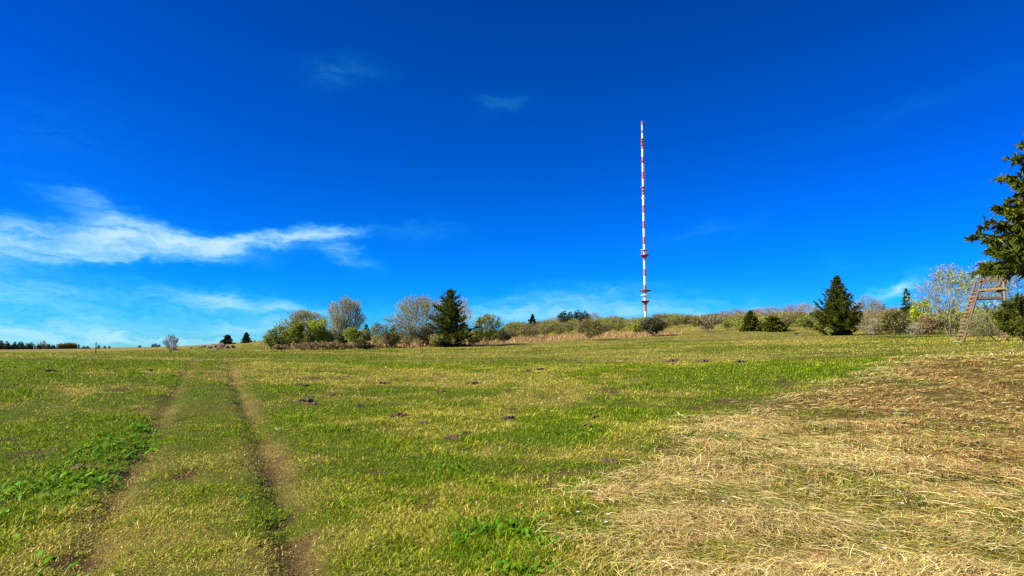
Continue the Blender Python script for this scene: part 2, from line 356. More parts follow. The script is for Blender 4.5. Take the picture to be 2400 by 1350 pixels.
# ------------------------------------------------------------------ the ground: one sheet to the horizon
def build_ground():
    azs = np.concatenate([np.arange(-180, -44, 4.0), np.arange(-44, 44, 0.2), np.arange(44, 180, 4.0)])
    azs = np.radians(azs); na = len(azs)
    rr = np.concatenate([np.linspace(0.4, 4.5, 12, endpoint=False), np.exp(np.linspace(math.log(4.5), math.log(60), 290, endpoint=False)), np.exp(np.linspace(math.log(60), math.log(9000), 130))])
    A, R = np.meshgrid(azs, rr); x = (R * np.sin(A)).ravel(); y = (R * np.cos(A)).ravel()
    Z = zones(x, y); z = ground_z(x, y, Z)
    V = np.column_stack([x, y, z]); nr = len(rr)
    i, j = np.meshgrid(np.arange(nr - 1), np.arange(na), indexing='ij'); j2 = (j + 1) % na
    Q = np.column_stack([(i * na + j).ravel(), (i * na + j2).ravel(), ((i + 1) * na + j2).ravel(), ((i + 1) * na + j).ravel()])
    Q = Q[:, ::-1]
    V = np.vstack([V, [[0, 0, 0]]]); T = np.array([[len(V) - 1, jj, (jj + 1) % na] for jj in range(na)])[:, ::-1]
    def mixc(c, col, wt): return c * (1 - wt[:, None]) + np.array(col) * wt[:, None]
    n = len(x); c = np.tile(np.array([0.075, 0.092, 0.008]), (n, 1))  # turf base, darkened to paint in the small shadows between blades
    c = mixc(c, (0.21, 0.16, 0.04), sstep(0.35, 0.85, Z['dry']) * 0.6)
    far = sstep(60, 140, Z['r'])
    c = mixc(c, (0.26, 0.20, 0.065), far * 0.55)
    c = mixc(c, (0.10, 0.095, 0.014), Z['track'] * 0.5); c = mixc(c, (0.20, 0.13, 0.05), Z['worn'] * 0.7)
    c = mixc(c, (0.095, 0.075, 0.024), Z['straw'] * 0.85)  # dark base under the straw paints the shade between stalks
    c = mixc(c, (0.15, 0.09, 0.035), Z['brown'] * 0.4)
    c = mixc(c, (0.30, 0.18, 0.09), Z['red'] * 0.8)
    c = mixc(c, (0.05, 0.10, 0.010), np.maximum(Z['leaf'], Z['green'] * 0.7))
    c = mixc(c, (0.085, 0.052, 0.022), Z['soil'] * 0.9)
    c = np.vstack([c, c[:1]])
    m, nt, p, o = mat('meadow_soil')
    a_ = nt.nodes.new('ShaderNodeAttribute'); a_.attribute_name = 'Col'
    f = add_noise(nt, 22.0, 8, 0.78); f2 = add_noise(nt, 0.6, 6, 0.7)
    k = ramp(nt, f, [(0.30, (0.35, 0.33, 0.30)), (0.52, (0.95, 0.95, 0.95)), (0.72, (1.75, 1.65, 1.45))])
    k2 = ramp(nt, f2, [(0.3, (0.75, 0.85, 0.7)), (0.7, (1.25, 1.12, 1.1))])
    m1 = nt.nodes.new('ShaderNodeMix'); m1.data_type = 'RGBA'; m1.blend_type = 'MULTIPLY'; m1.inputs['Factor'].default_value = 1
    nt.links.new(a_.outputs['Color'], m1.inputs['A']); nt.links.new(k, m1.inputs['B'])
    m2 = nt.nodes.new('ShaderNodeMix'); m2.data_type = 'RGBA'; m2.blend_type = 'MULTIPLY'; m2.inputs['Factor'].default_value = 1
    nt.links.new(m1.outputs['Result'], m2.inputs['A']); nt.links.new(k2, m2.inputs['B'])
    nt.links.new(m2.outputs['Result'], p.inputs['Base Color']); p.inputs['Roughness'].default_value = 0.95; p.inputs['Specular IOR Level'].default_value = 0.1
    b = nt.nodes.new('ShaderNodeBump'); b.inputs['Strength'].default_value = 0.8; b.inputs['Distance'].default_value = 0.04
    nt.links.new(f, b.inputs['Height']); nt.links.new(b.outputs[0], p.inputs['Normal'])
    g = obj('ground', mesh('ground', V, [Q, T], c, True, [m]))
    tag(g, 'rough upland meadow rising gently to a shrubby hill', 'ground', kind='structure')
build_ground()

# ------------------------------------------------------------------ grass and other ground cover
rng = np.random.default_rng(7)
def scatter(r0, r1, n, az=40.5):
    A = np.radians(rng.uniform(-az, az, n)); R = np.sqrt(rng.uniform(r0 * r0, r1 * r1, n)); return R * np.sin(A), R * np.cos(A)
def blades(P, h, wdt, lean, phi, curl=0.35):
    """two-joint blades: P (n,3) feet, h length, wdt width, lean 0 upright..1 flat, phi heading"""
    n = len(P); d = np.column_stack([np.cos(phi), np.sin(phi), np.zeros(n)]); s = np.column_stack([-d[:, 1], d[:, 0], np.zeros(n)])
    tw = rng.uniform(-1.2, 1.2, n)[:, None]; s = s * np.cos(tw) + d * np.sin(tw)
    up = np.array([0, 0, 1.0]); l1 = lean[:, None]; l2 = np.clip(l1 + curl, 0, 1.35)
    a1 = l1 * math.pi / 2; a2 = l2 * math.pi / 2
    m = P + (d * np.sin(a1) + up * np.cos(a1)) * (h * 0.55)[:, None]
    t = m + (d * np.sin(a2) + up * np.cos(a2)) * (h * 0.5)[:, None]
    w_ = (wdt / 2)[:, None]
    V = np.stack([P - s * w_, P + s * w_, m + s * w_ * 0.85, m - s * w_ * 0.85, t], 1).reshape(-1, 3)
    k = np.arange(n)[:, None] * 5
    return V, k + np.array([[0, 1, 2, 3]]), k + np.array([[3, 2, 4]])
def jitter(c, amt): return np.clip(c * (1 + rng.normal(0, amt, (len(c), 1))) * (1 + rng.normal(0, amt * 0.35, (len(c), 3))), 0.004, 0.9)
GREEN = np.array([0.105, 0.20, 0.004]); LIME = np.array([0.27, 0.32, 0.006]); STRAWC = np.array([0.55, 0.43, 0.075]); PALE = np.array([0.64, 0.53, 0.19])
def pick(n, probs, cols):
    """per blade one of the colours"""
    cum = np.cumsum(probs, 1); cum = cum / cum[:, -1:]; u = rng.random(n)[:, None]; k = (u > cum).sum(1); return np.array(cols)[k]

def build_meadow():
    VS, QS, TS, CS = [], [], [], []; off = 0
    for (r0, r1, n) in ((4.2, 8.5, 240000), (8.5, 15, 250000), (15, 30, 330000), (30, 70, 200000), (70, 170, 120000)):
        x, y = scatter(r0, r1, n); Z = zones(x, y)
        keep = rng.random(n) > np.clip(Z['soil'] * 0.60 + Z['straw'] * 0.74 + (Z['rl'] + Z['rr']) * 0.25 + (fbm(x * 2.2, y * 2.2, 61, 2) < 0.36) * 0.35 * (1 - Z['track']), 0, 0.97)
        x, y = x[keep], y[keep]; Z = {k: v[keep] for k, v in Z.items()}; n = len(x); r = Z['r']
        z = ground_z(x, y, Z); P = np.column_stack([x, y, z - 0.004])
        tuft = sstep(0.55, 0.75, fbm(x * 1.7, y * 1.7, 53, 3))
        ln = rng.uniform(0.025, 0.060, n) * (1 + 1.0 * tuft) * (1 - 0.30 * Z['track']) * (1 + 0.012 * r) * (1 + 0.8 * Z['leaf'] + 0.35 * Z['green'])
        wd = (0.0023 + 0.00056 * r) * rng.uniform(0.7, 1.4, n)
        lean = np.clip(rng.normal(0.6, 0.22, n) + 0.1 * Z['track'], 0.05, 0.95)
        phi = rng.uniform(0, 2 * math.pi, n)
        dry = np.clip(Z['dry'] + 0.03 * Z['track'] - 0.55 * np.maximum(Z['leaf'], Z['green']), 0, 1)
        pr = np.column_stack([np.clip(1.4 - 1.5 * dry, 0.05, 1.3), 0.95 * np.ones(n), np.clip(dry * 1.25 - 0.28, 0.02, 1), np.clip(dry - 0.45, 0.01, 1) * 0.55, Z['track'] * 0.07 + 0.02 + Z['worn'] * 0.9])
        c = pick(n, pr, [GREEN, LIME, STRAWC, PALE, (0.27, 0.18, 0.07)])
        far = (0.62 * sstep(22, 60, r))[:, None]; c = c * (1 - far) + far * (np.array([0.21, 0.235, 0.012]) * (1 - dry[:, None]) + np.array([0.44, 0.37, 0.075]) * dry[:, None]) * 0.95
        c = jitter(c, 0.2); V, q, t = blades(P, ln, wd, lean, phi)
        VS.append(V); QS.append(q + off); TS.append(t + off); CS.append(np.repeat(c, 5, 0)); off += len(V)
    o = obj('meadow_grass', mesh('meadow_grass', np.vstack(VS), [np.vstack(QS), np.vstack(TS)], np.vstack(CS), False, [MAT['grass']]))
    tag(o, 'short patchy green and straw coloured meadow grass', 'grass', kind='stuff')
build_meadow()

def build_straw():
    VS, QS, CS = [], [], []; off = 0
    for (r0, r1, n) in ((4.2, 8, 165000), (8, 14, 150000), (14, 26, 110000), (26, 46, 70000)):
        A = np.radians(rng.uniform(1.5, 41, n)); R = np.sqrt(rng.uniform(r0 * r0, r1 * r1, n)); x, y = R * np.sin(A), R * np.cos(A); Z = zones(x, y)
        bare = fbm(x * 1.3, y * 1.3, 71, 3)
        keep = (rng.random(n) < Z['straw'] ** 1.4 * np.clip(0.34 + sstep(0.38, 0.60, bare), 0, 1))
        x, y = x[keep], y[keep]; Z = {k: v[keep] for k, v in Z.items()}; n = len(x); r = Z['r']; bare = bare[keep]
        z = ground_z(x, y, Z)
        # matted stalks lie combed along a slowly turning heading
        head = (fbm(x * 0.45, y * 0.45, 81, 2) - 0.5) * 6.5 + rng.normal(0, 0.75, n) + 0.2 + (rng.random(n) < 0.33) * rng.uniform(0, 6.28, n)
        up = rng.random(n) < 0.006
        ln = rng.uniform(0.06, 0.30, n) * (1 - 0.4 * Z['brown']) * (1 + 0.006 * r); wd = (0.0018 + 0.00046 * r) * rng.uniform(0.6, 1.35, n) * np.where(up, 0.6, 1.0)
        rise = np.where(up, rng.uniform(0.4, 0.8, n), rng.uniform(0.02, 0.14, n) + 0.22 * sstep(0.5, 0.65, bare) * rng.random(n))
        d = np.column_stack([np.cos(head), np.sin(head)]); s = np.column_stack([-d[:, 1], d[:, 0], rng.normal(0, 0.35, n)]); s /= np.linalg.norm(s, axis=1)[:, None]
        z0 = z + rng.uniform(0, 0.05, n) * (1 - up); pts = []
        for k, tt in enumerate((0, 0.33, 0.68, 1.0)):
            hz = ln * rise * (np.where(up, math.sin(math.pi * tt * 0.6), math.sin(math.pi * tt * 0.93))) ; bend = ((tt ** 2) * rng.normal(0, 0.10, n) + (0 < tt) * rng.normal(0, 0.045, n)) * ln
            run = ln * tt * np.where(up, 0.45, 1.0)
            pts.append(np.column_stack([x + d[:, 0] * run - d[:, 1] * bend, y + d[:, 1] * run + d[:, 0] * bend, z0 + hz]))
        ws = [1, 0.95, 0.7, 0.15]; V = []
        for p, ww in zip(pts, ws): V += [p - s * (wd * ww / 2)[:, None], p + s * (wd * ww / 2)[:, None]]
        V = np.stack(V, 1).reshape(-1, 3); k8 = np.arange(n)[:, None] * 8
        q = np.concatenate([k8 + np.array([[i, i + 1, i + 3, i + 2]]) for i in (0, 2, 4)])
        gr = sstep(0.50, 0.34, bare) + 0.4 * Z['green'] + 0.30 * sstep(0.5, 0.62, fbm(x * 0.5, y * 0.5, 91, 3))
        pr = np.column_stack([0.8 * np.ones(n), 0.5 * np.ones(n), 0.12 + 1.05 * Z['brown'], 0.16 + gr * 1.0, 0.32 + 0 * r, 0.16 + 0.25 * Z['brown']])
        c = jitter(pick(n, pr, [(0.53, 0.41, 0.12), (0.68, 0.56, 0.26), (0.38, 0.175, 0.05), (0.17, 0.19, 0.010), (0.36, 0.24, 0.08), (0.14, 0.085, 0.035)]), 0.2)
        VS.append(V); QS.append(q + off); CS.append(np.repeat(c, 8, 0)); off += len(V)
    o = obj('straw_grass', mesh('straw_grass', np.vstack(VS), [np.vstack(QS)], np.vstack(CS), False, [MAT['straw']]))
    tag(o, 'long dead straw grass lying matted beside the mown meadow', 'grass', kind='stuff')
build_straw()

def build_dry_strip():
    n = 170000; x, y = scatter(48, 125, n, 30); Z = zones(x, y); k = rng.random(n) < Z['red'] * (0.2 + 0.8 * sstep(0.38, 0.58, fbm(x * .7, y * .7, 6, 3))); x, y = x[k], y[k]; n = len(x); z = base_z(x, y)
    z = ground_z(x, y); P = np.column_stack([x, y, z]); h = rng.uniform(0.12, 0.62, n) * (0.35 + 1.2 * fbm(x * .35, y * .35, 5, 3))
    V, q, t = blades(P, h, rng.uniform(0.03, 0.075, n), np.clip(rng.normal(0.28, 0.2, n), 0, 0.9), rng.uniform(0, 6.28, n), 0.15)
    c = jitter(pick(n, np.tile([[0.5, 0.35, 0.3]], (n, 1)), [(0.40, 0.25, 0.10), (0.48, 0.36, 0.15), (0.30, 0.16, 0.07)]), 0.2)
    tag(obj('dry_grass', mesh('dry_grass', V, [q, t], np.repeat(c, 5, 0), False, [MAT['straw']])), 'reddish tall dry grass along the foot of the shrubs', 'grass', kind='stuff')
build_dry_strip()

def build_weeds():
    """broad leaved weeds: bright rosettes in the lush patches"""
    n = 60000; x, y = scatter(4.2, 17, n); Z = zones(x, y)
    k = rng.random(n) < np.maximum(Z['leaf'] * 0.9, Z['green'] * 0.18) * (0.25 + 0.75 * sstep(0.42, 0.55, fbm(x * 1.8, y * 1.8, 15, 2)))
    x, y = x[k], y[k]; n = len(x); Z = {a_: b_[k] for a_, b_ in Z.items()}; z = ground_z(x, y, Z)
    P = np.column_stack([x, y, z]); phi = rng.uniform(0, 6.28, n); l = rng.uniform(0.04, 0.12, n); wd = l * rng.uniform(0.22, 0.42, n)
    d = np.column_stack([np.cos(phi), np.sin(phi), np.zeros(n)]); s = np.column_stack([-d[:, 1], d[:, 0], rng.normal(0, .3, n)]); ri = rng.uniform(0.25, 1.0, n)[:, None]
    up = np.array([0, 0, 1.0])
    a_ = P; b_ = P + d * (l * .35)[:, None] + up * ri * (l * .5)[:, None]; c_ = P + d * (l * .75)[:, None] + up * ri * (l * .72)[:, None]; e_ = P + d * l[:, None] + up * ri * (l * .6)[:, None]
    w_ = (wd / 2)[:, None]
    V = np.stack([a_, b_ - s * w_, b_ + s * w_, c_ - s * w_ * .9, c_ + s * w_ * .9, e_], 1).reshape(-1, 3); k6 = np.arange(n)[:, None] * 6
    c = jitter(pick(n, np.tile([[0.5, 0.35, 0.15]], (n, 1)), [(0.085, 0.24, 0.008), (0.15, 0.31, 0.012), (0.06, 0.15, 0.010)]), 0.2)
    o = obj('broadleaf_weeds', mesh('broadleaf_weeds', V, [k6 + np.array([[1, 2, 4, 3]]), np.concatenate([k6 + np.array([[0, 2, 1]]), k6 + np.array([[3, 4, 5]])])], np.repeat(c, 6, 0), False, [MAT['grass']]))
    tag(o, 'bright green broad leaved weeds in lush patches of the meadow', 'weeds', kind='stuff')
build_weeds()

def build_crumbs():
    # crumbled earth and broken dead stalks lying in the worn spots and wheel ruts
    n = 200000; x, y = scatter(4.2, 15, n); Z = zones(x, y); k = rng.random(n) < np.clip(Z['soil'] * 0.7 + Z['worn'] * 0.12, 0, 0.8) * sstep(15, 9, Z['r']); x, y = x[k], y[k]; n = len(x); Z = {a_: b_[k] for a_, b_ in Z.items()}; r = Z['r']
    z = ground_z(x, y, Z); sz = (0.0035 + 0.0004 * r) * np.exp(rng.normal(0, 0.35, n)); P = np.column_stack([x, y, z + sz * 0.2]); stalk = rng.random(n) < 0.35
    a_ = rng.normal(0, 1, (n, 3)); a_[:, 2] *= np.where(stalk, 0.15, 1); a_ /= np.linalg.norm(a_, axis=1)[:, None]; b_ = np.cross(a_, rng.normal(0, 1, (n, 3))); b_ /= np.linalg.norm(b_, axis=1)[:, None]; c_ = np.cross(a_, b_)
    la = (sz * np.where(stalk, 3.0, 1.0))[:, None]; lb = (sz * np.where(stalk, 0.35, 0.9))[:, None]
    V = np.stack([P + a_ * la, P - a_ * la * .8 + b_ * lb, P - a_ * la * .6 - b_ * lb * .7 + c_ * lb, P - a_ * la * .5 - c_ * lb], 1).reshape(-1, 3); k4 = np.arange(n)[:, None] * 4
    c = np.where(stalk[:, None], np.array([[0.30, 0.215, 0.08]]), np.array([[0.12, 0.078, 0.034]])); c = jitter(c, 0.35)
    tag(obj('earth_crumbs', mesh('earth_crumbs', V, [np.concatenate([k4 + np.array([f]) for f in ((0, 1, 2), (0, 2, 3), (0, 3, 1), (1, 3, 2))])], np.repeat(c, 4, 0), False, [MAT['straw']])), 'crumbled brown earth and broken stalks in the wheel ruts', 'earth', kind='stuff')
build_crumbs()

# ------------------------------------------------------------------ plant builders
def tubes(p0, p1, r0, r1, sides=3):
    p0 = np.asarray(p0); p1 = np.asarray(p1); n = len(p0); d = p1 - p0; d = d / np.maximum(np.linalg.norm(d, axis=1), 1e-9)[:, None]
    ref = np.where(np.abs(d[:, 2:3]) > 0.9, np.array([[1.0, 0, 0]]), np.array([[0, 0, 1.0]])); u = np.cross(d, ref); u /= np.linalg.norm(u, axis=1)[:, None]; v = np.cross(d, u)
    rings = []
    for p, r_ in ((p0, r0), (p1, r1)):
        for k in range(sides):
            t = 2 * math.pi * k / sides; rings.append(p + (u * math.cos(t) + v * math.sin(t)) * np.asarray(r_)[:, None])
    V = np.stack(rings, 1).reshape(-1, 3); b = np.arange(n)[:, None] * (2 * sides)
    Q = np.concatenate([b + np.array([[k, (k + 1) % sides, sides + (k + 1) % sides, sides + k]]) for k in range(sides)])
    return V, Q
def quads(C, size, rg, aspect=0.6, flat=0.0):
    n = len(C); a_ = rg.normal(0, 1, (n, 3)); a_[:, 2] *= (1 - flat); a_ /= np.linalg.norm(a_, axis=1)[:, None]; b_ = np.cross(a_, rg.normal(0, 1, (n, 3))); b_ /= np.maximum(np.linalg.norm(b_, axis=1), 1e-6)[:, None]
    s = (size * rg.uniform(0.6, 1.4, n))[:, None] / 2
    V = np.stack([C - a_ * s, C + b_ * s * aspect, C + a_ * s, C - b_ * s * aspect], 1).reshape(-1, 3); k = np.arange(n)[:, None] * 4
    return V, k + np.array([[0, 1, 2, 3]])

def skeleton(seed, stems=3, levels=4, kids=4, tips=None, zb=None, ctop=0.5, lump=0.5, wob=0.10, **_):
    """a branching plant of unit height grown towards tips spread through its crown; returns segments with level"""
    rg = np.random.default_rng(seed); N_ = tips or int(np.clip(stems * kids ** (levels - 1) * 2, 260, 1700)); zb = (0.30 if stems == 1 else 0.10) if zb is None else zb
    u = rg.random(N_ * 5); z = zb + (1 - zb) * u ** 0.75; az = rg.uniform(0, 2 * math.pi, N_ * 5)
    t = (z - zb) / (1 - zb); prof = np.where(t > ctop, np.sqrt(np.clip(1 - ((t - ctop) / (1 - ctop)) ** 2, 0, 1)), 0.40 + 0.60 * t / ctop)
    ph = rg.uniform(0, 50, 2); lum = 1 + lump * 2 * (vnoise(np.cos(az) * 1.6 + ph[0] + z * 2, np.sin(az) * 1.6 + ph[1] + z * 2.5, seed) - 0.55)
    rad = 0.5 * prof * lum * rg.random(N_ * 5) ** 0.42; z = z * (1 + 0.25 * lump * (lum - 1)); w_ = rg.random(N_ * 5) < (0.25 + prof)
    P = np.column_stack([rad * np.cos(az), rad * np.sin(az), z]); w_ &= (vnoise(P[:, 0] * 7 + ph[1], P[:, 2] * 7, seed + 5) + vnoise(P[:, 1] * 7 + ph[0], P[:, 2] * 7 + 9, seed + 6)) > 0.82; P = P[w_][:N_]; N_ = len(P); S = []
    def put(a_, b_, n0):
        lv = 0 if n0 > N_ * 0.05 else levels if n0 <= 3 else 2; r_ = 0.0010 * math.sqrt(n0); L_ = np.linalg.norm(b_ - a_)
        m = (a_ + b_) / 2 + rg.normal(0, wob * L_, 3); S.append((*a_, *m, r_, r_ * 0.9, lv)); S.append((*m, *b_, r_ * 0.9, r_ * 0.8, lv))
    def grow(pos, Q, d0):
        n0 = len(Q)
        if n0 == 1: put(pos, Q[0], 1); return
        D = Q - pos; D = D / np.maximum(np.linalg.norm(D, axis=1), 1e-6)[:, None]
        ax = rg.normal(0, 1, 3); ax -= D.mean(0) * (ax @ D.mean(0)); pr = D @ ax; cut = np.quantile(pr, rg.uniform(0.3, 0.7)); A = pr <= cut
        if A.all() or not A.any(): A = np.arange(n0) < n0 // 2
        for g in (Q[A], Q[~A]):
            c = g.mean(0); f = rg.uniform(0.22, 0.42) if n0 > 6 else rg.uniform(0.4, 0.6); q = pos + (c - pos) * f + np.array([0, 0, 0.0]); put(pos, q, len(g)); grow(q, g, None)
    a0 = np.arctan2(P[:, 1], P[:, 0]); order = np.argsort(a0 + rg.normal(0, 0.5, N_))
    for g in np.array_split(order, stems):
        b0 = np.array([*(P[g, :2].mean(0) * 0.10), 0.0]) if stems > 1 else np.zeros(3); c = P[g].mean(0); q = b0 + (c - b0) * (0.22 if stems > 1 else 0.0) + np.array([0, 0, 0.04 if stems > 1 else zb * 0.95])
        put(b0, q, len(g)); grow(q, P[g], None)
    return np.array(S)

def plant_data(seed, w_, h_, twig, leaf_n=0, leaf_size=0.15, thick=1.0, leaf_low=0.0, **kw):
    S = skeleton(seed, **kw); rg = np.random.default_rng(seed); P0, P1, lv = S[:, :3].copy(), S[:, 3:6].copy(), S[:, 8]
    zt = np.percentile(P1[:, 2], 99.5); rad = np.percentile(np.hypot(P1[:, 0], P1[:, 1]), 95)
    for P in (P0, P1): P[:, 2] *= h_ / zt; P[:, :2] *= (w_ / 2) / rad
    P0[:, 2] = np.maximum(P0[:, 2], -0.05); P1[:, 2] = np.maximum(P1[:, 2], 0.02)
    k = h_ * 0.62 * thick; r0 = np.maximum(S[:, 6] * k, twig); r1 = np.maximum(S[:, 7] * k, twig * 0.6)
    tr = lv <= 1
    Vt, Qt = tubes(P0[tr], P1[tr], r0[tr], r1[tr], 5); Vc, Qc = tubes(P0[~tr], P1[~tr], r0[~tr], r1[~tr], 3)
    LV = LQ = None
    if leaf_n:
        ends = np.nonzero(lv >= kw.get('levels', 4) - 1)[0]; wts = np.ones(len(ends)) if leaf_low <= 0 else np.exp(-leaf_low * P1[ends, 2] / h_)
        idx = rg.choice(ends, leaf_n, p=wts / wts.sum()); t = rg.random(leaf_n)[:, None]
        C = P0[idx] * (1 - t) + P1[idx] * t + rg.normal(0, leaf_size * 0.5, (leaf_n, 3)); C[:, 2] = np.maximum(C[:, 2], 0.05)
        LV, LQ = quads(C, leaf_size, rg, 0.65)
    return (Vt, Qt), (Vc, Qc), (LV, LQ)

def tree(name, label, cat, loc, w_, h_, seed, bark='bark_grey', leafm=None, group=None, twig=0.012, part_trunk='trunk', **kw):
    """an Empty with trunk and crown (twigs and any leaves)"""
    (Vt, Qt), (Vc, Qc), (LV, LQ) = plant_data(seed, w_, h_, twig, **kw)
    root = empty(name, loc); tag(root, label, cat, group)
    obj(part_trunk, mesh(part_trunk, Vt, [Qt], None, True, [MAT['bark' if bark == 'bark_grey' else bark]]), root)
    if LV is not None:
        V = np.vstack([Vc, LV]); Q = np.vstack([Qc, LQ + len(Vc)]); mi = np.concatenate([np.zeros(len(Qc)), np.ones(len(LQ))])
        obj('crown', mesh('crown', V, [Q], None, False, [MAT[bark], MAT[leafm]], mi), root)
    else: obj('crown', mesh('crown', Vc, [Qc], None, False, [MAT[bark]]), root)
    return root
def one_mesh_plant(name, w_, h_, seed, bark, leafm, twig=0.02, **kw):
    """small in the picture: a shrub in one mesh"""
    (Vt, Qt), (Vc, Qc), (LV, LQ) = plant_data(seed, w_, h_, twig, **kw)
    V = np.vstack([Vt, Vc] + ([LV] if LV is not None else [])); Q = [Qt, Qc + len(Vt)]; n = len(Qt) + len(Qc); mi = np.zeros(n)
    if LV is not None: Q.append(LQ + len(Vt) + len(Vc)); mi = np.concatenate([mi, np.ones(len(LQ))])
    return mesh(name, V, [np.vstack(Q)], None, False, [MAT[bark], MAT[leafm or 'leaf_olive']], mi)

def conifer_data(seed, w_, h_, whorls=22, per=9, twigs=12, tw_len=0.22, tw_w=0.06, droop=0.25, upturn=0.12, base=0.04, power=0.85, ragged=0.25, bulge=0.0, keep=None):
    """trunk plus limbs whose twigs are narrow needle sprays"""
    rg = np.random.default_rng(seed); L0 = []; TV = []; TD = []; TN = []; TL = []; R = w_ / 2
    for k in range(whorls):
        t = base + (0.985 - base) * ((k + rg.uniform(-.3, .3)) / whorls) ** 0.92 if k else base
        t = min(max(t, base), 0.985)
        prof = (1 - t) ** power * (1 + bulge * math.sin(math.pi * t)) * min(1, 0.72 + 2.2 * t)
        n = max(4, int(per * (1 - 0.45 * t) + rg.uniform(-1, 1))); a0 = rg.uniform(0, 6.28)
        for j in range(n):
            az = a0 + 2 * math.pi * j / n + rg.normal(0, 0.15); ln = max(R * prof * (1 + rg.normal(0, ragged)), 0.05 * R)
            if keep is not None and not keep(t, az, rg): continue
            el = rg.normal(0.12 + 0.55 * t ** 2, 0.1); b = np.array([0, 0, t * h_ + rg.normal(0, 0.012 * h_)])
            d = np.array([math.cos(az) * math.cos(el), math.sin(az) * math.cos(el), math.sin(el)])
            ss = np.linspace(0, 1, 6); C = b + d * ln * ss[:, None]; C[:, 2] += ln * (-droop * (1 - t * 0.8) * ss ** 1.5 + upturn * ss ** 4)
            for i in range(5): L0.append((*C[i], *C[i + 1], 0.011 * h_ * 0.4 * (1 - ss[i] * 0.85) * (1 - 0.6 * t), 0.011 * h_ * 0.4 * (1 - ss[i + 1] * 0.9) * (1 - 0.6 * t)))
            nt_ = max(3, int(twigs * (0.3 + ln / R))); s = np.sort(1 - rg.random(nt_) ** 1.3 * 0.9); s[-1] = 1.0
            sd = np.where(np.arange(nt_) % 2, 1, -1); ang = rg.normal(0.85, 0.2, nt_) * sd; ang[-1] = 0
            side = np.array([-math.sin(az), math.cos(az), 0])
            pos = np.stack([np.interp(s, ss, C[:, i]) for i in range(3)], 1)
            hd = np.array([math.cos(az), math.sin(az), 0]); dirs = hd * np.cos(ang)[:, None] + side * np.sin(ang)[:, None]; dirs[:, 2] += rg.normal(-0.10 - 0.25 * droop, 0.22, nt_) + el * 0.4
            dirs /= np.linalg.norm(dirs, axis=1)[:, None]
            TV.append(pos); TD.append(dirs); TL.append(tw_len * (0.5 + 0.9 * ln / R) * (1.15 - 0.6 * s) * rg.uniform(0.7, 1.3, nt_) * (h_ / 6) ** 0.0)
    # leader and top tuft
    TV = np.vstack(TV); TD = np.vstack(TD); TL = np.concatenate(TL); n = len(TV)
    return np.array(L0), TV, TD, TL, rg
def sprays(TV, TD, TL, rg, wd, per=1, fan=0.5):
    """each twig: a spindle of crossed narrow leaves, optionally split in sub-twigs"""
    P, D, Ln = [TV], [TD], [TL]
    for _ in range(per - 1):
        t = rg.uniform(0.05, 0.75, len(TV))[:, None]; D2 = TD + rg.normal(0, fan, TD.shape); D2 /= np.linalg.norm(D2, axis=1)[:, None]
        P.append(TV + TD * TL[:, None] * t); D.append(D2); Ln.append(TL * rg.uniform(0.4, 0.75, len(TL)))
    P = np.vstack(P); D = np.vstack(D); Ln = np.concatenate(Ln); n = len(P)
    a_ = np.cross(D, rg.normal(0, 1, (n, 3))); a_ /= np.linalg.norm(a_, axis=1)[:, None]; b_ = np.cross(D, a_); out_v = []; w_ = (wd * rg.uniform(0.7, 1.3, n))[:, None] / 2
    m = P + D * (Ln * 0.4)[:, None]; tip = P + D * Ln[:, None]; tip[:, 2] -= Ln * 0.06
    V = np.stack([P, m + a_ * w_, tip, m - a_ * w_, P, m + b_ * w_, tip, m - b_ * w_], 1).reshape(-1, 3); k = np.arange(n)[:, None] * 8
    return V, np.concatenate([k + np.array([[0, 1, 2, 3]]), k + np.array([[4, 5, 6, 7]])])
def conifer(name, label, loc, w_, h_, seed, needle='needle', group=None, wd=0.07, per_twig=2, fan=0.5, rz=0.0, **kw):
    L0, TV, TD, TL, rg = conifer_data(seed, w_, h_, **kw)
    root = empty(name, loc, rz); tag(root, label, 'tree', group)
    zs = np.linspace(-0.1, h_ * 0.985, 9); tr = np.array([[0, 0, z, 0.022 * h_ * (1 - max(z, 0) / h_) ** 0.9 + 0.01] for z in zs]); tr[1:-1, :2] += rg.normal(0, 0.004 * h_, (7, 2))
    V1, Q1 = tubes(tr[:-1, :3], tr[1:, :3], tr[:-1, 3], tr[1:, 3], 8); V2, Q2 = tubes(L0[:, :3], L0[:, 3:6], np.maximum(L0[:, 6], 0.006), np.maximum(L0[:, 7], 0.004), 3)
    obj('trunk', mesh('trunk', np.vstack([V1, V2]), [np.vstack([Q1, Q2 + len(V1)])], None, True, [MAT['bark']]), root)
    top = np.array([[0, 0, h_ * 0.94]] * 6); V, Q = sprays(np.vstack([TV, top]), np.vstack([TD, rg.normal(0, 0.25, (6, 3)) + [0, 0, 1]]), np.concatenate([TL, np.full(6, 0.07 * h_)]), rg, wd, per_twig, fan)
    obj('crown', mesh('crown', V, [Q], None, False, [MAT[needle]]), root)
    return root
def conifer_mesh(name, w_, h_, seed, needle='needle_far', wd=0.25, **kw):
    L0, TV, TD, TL, rg = conifer_data(seed, w_, h_, **kw); V, Q = sprays(TV, TD, TL, rg, wd, 1)
    V1, Q1 = tubes(np.array([[0, 0, -.2]]), np.array([[0, 0, h_]]), np.array([0.02 * h_]), np.array([0.005 * h_]), 5)
    return mesh(name, np.vstack([V1, V]), [np.vstack([Q1, Q + len(V1)])], None, False, [MAT['bark'], MAT[needle]], np.concatenate([np.zeros(len(Q1)), np.ones(len(Q))]))

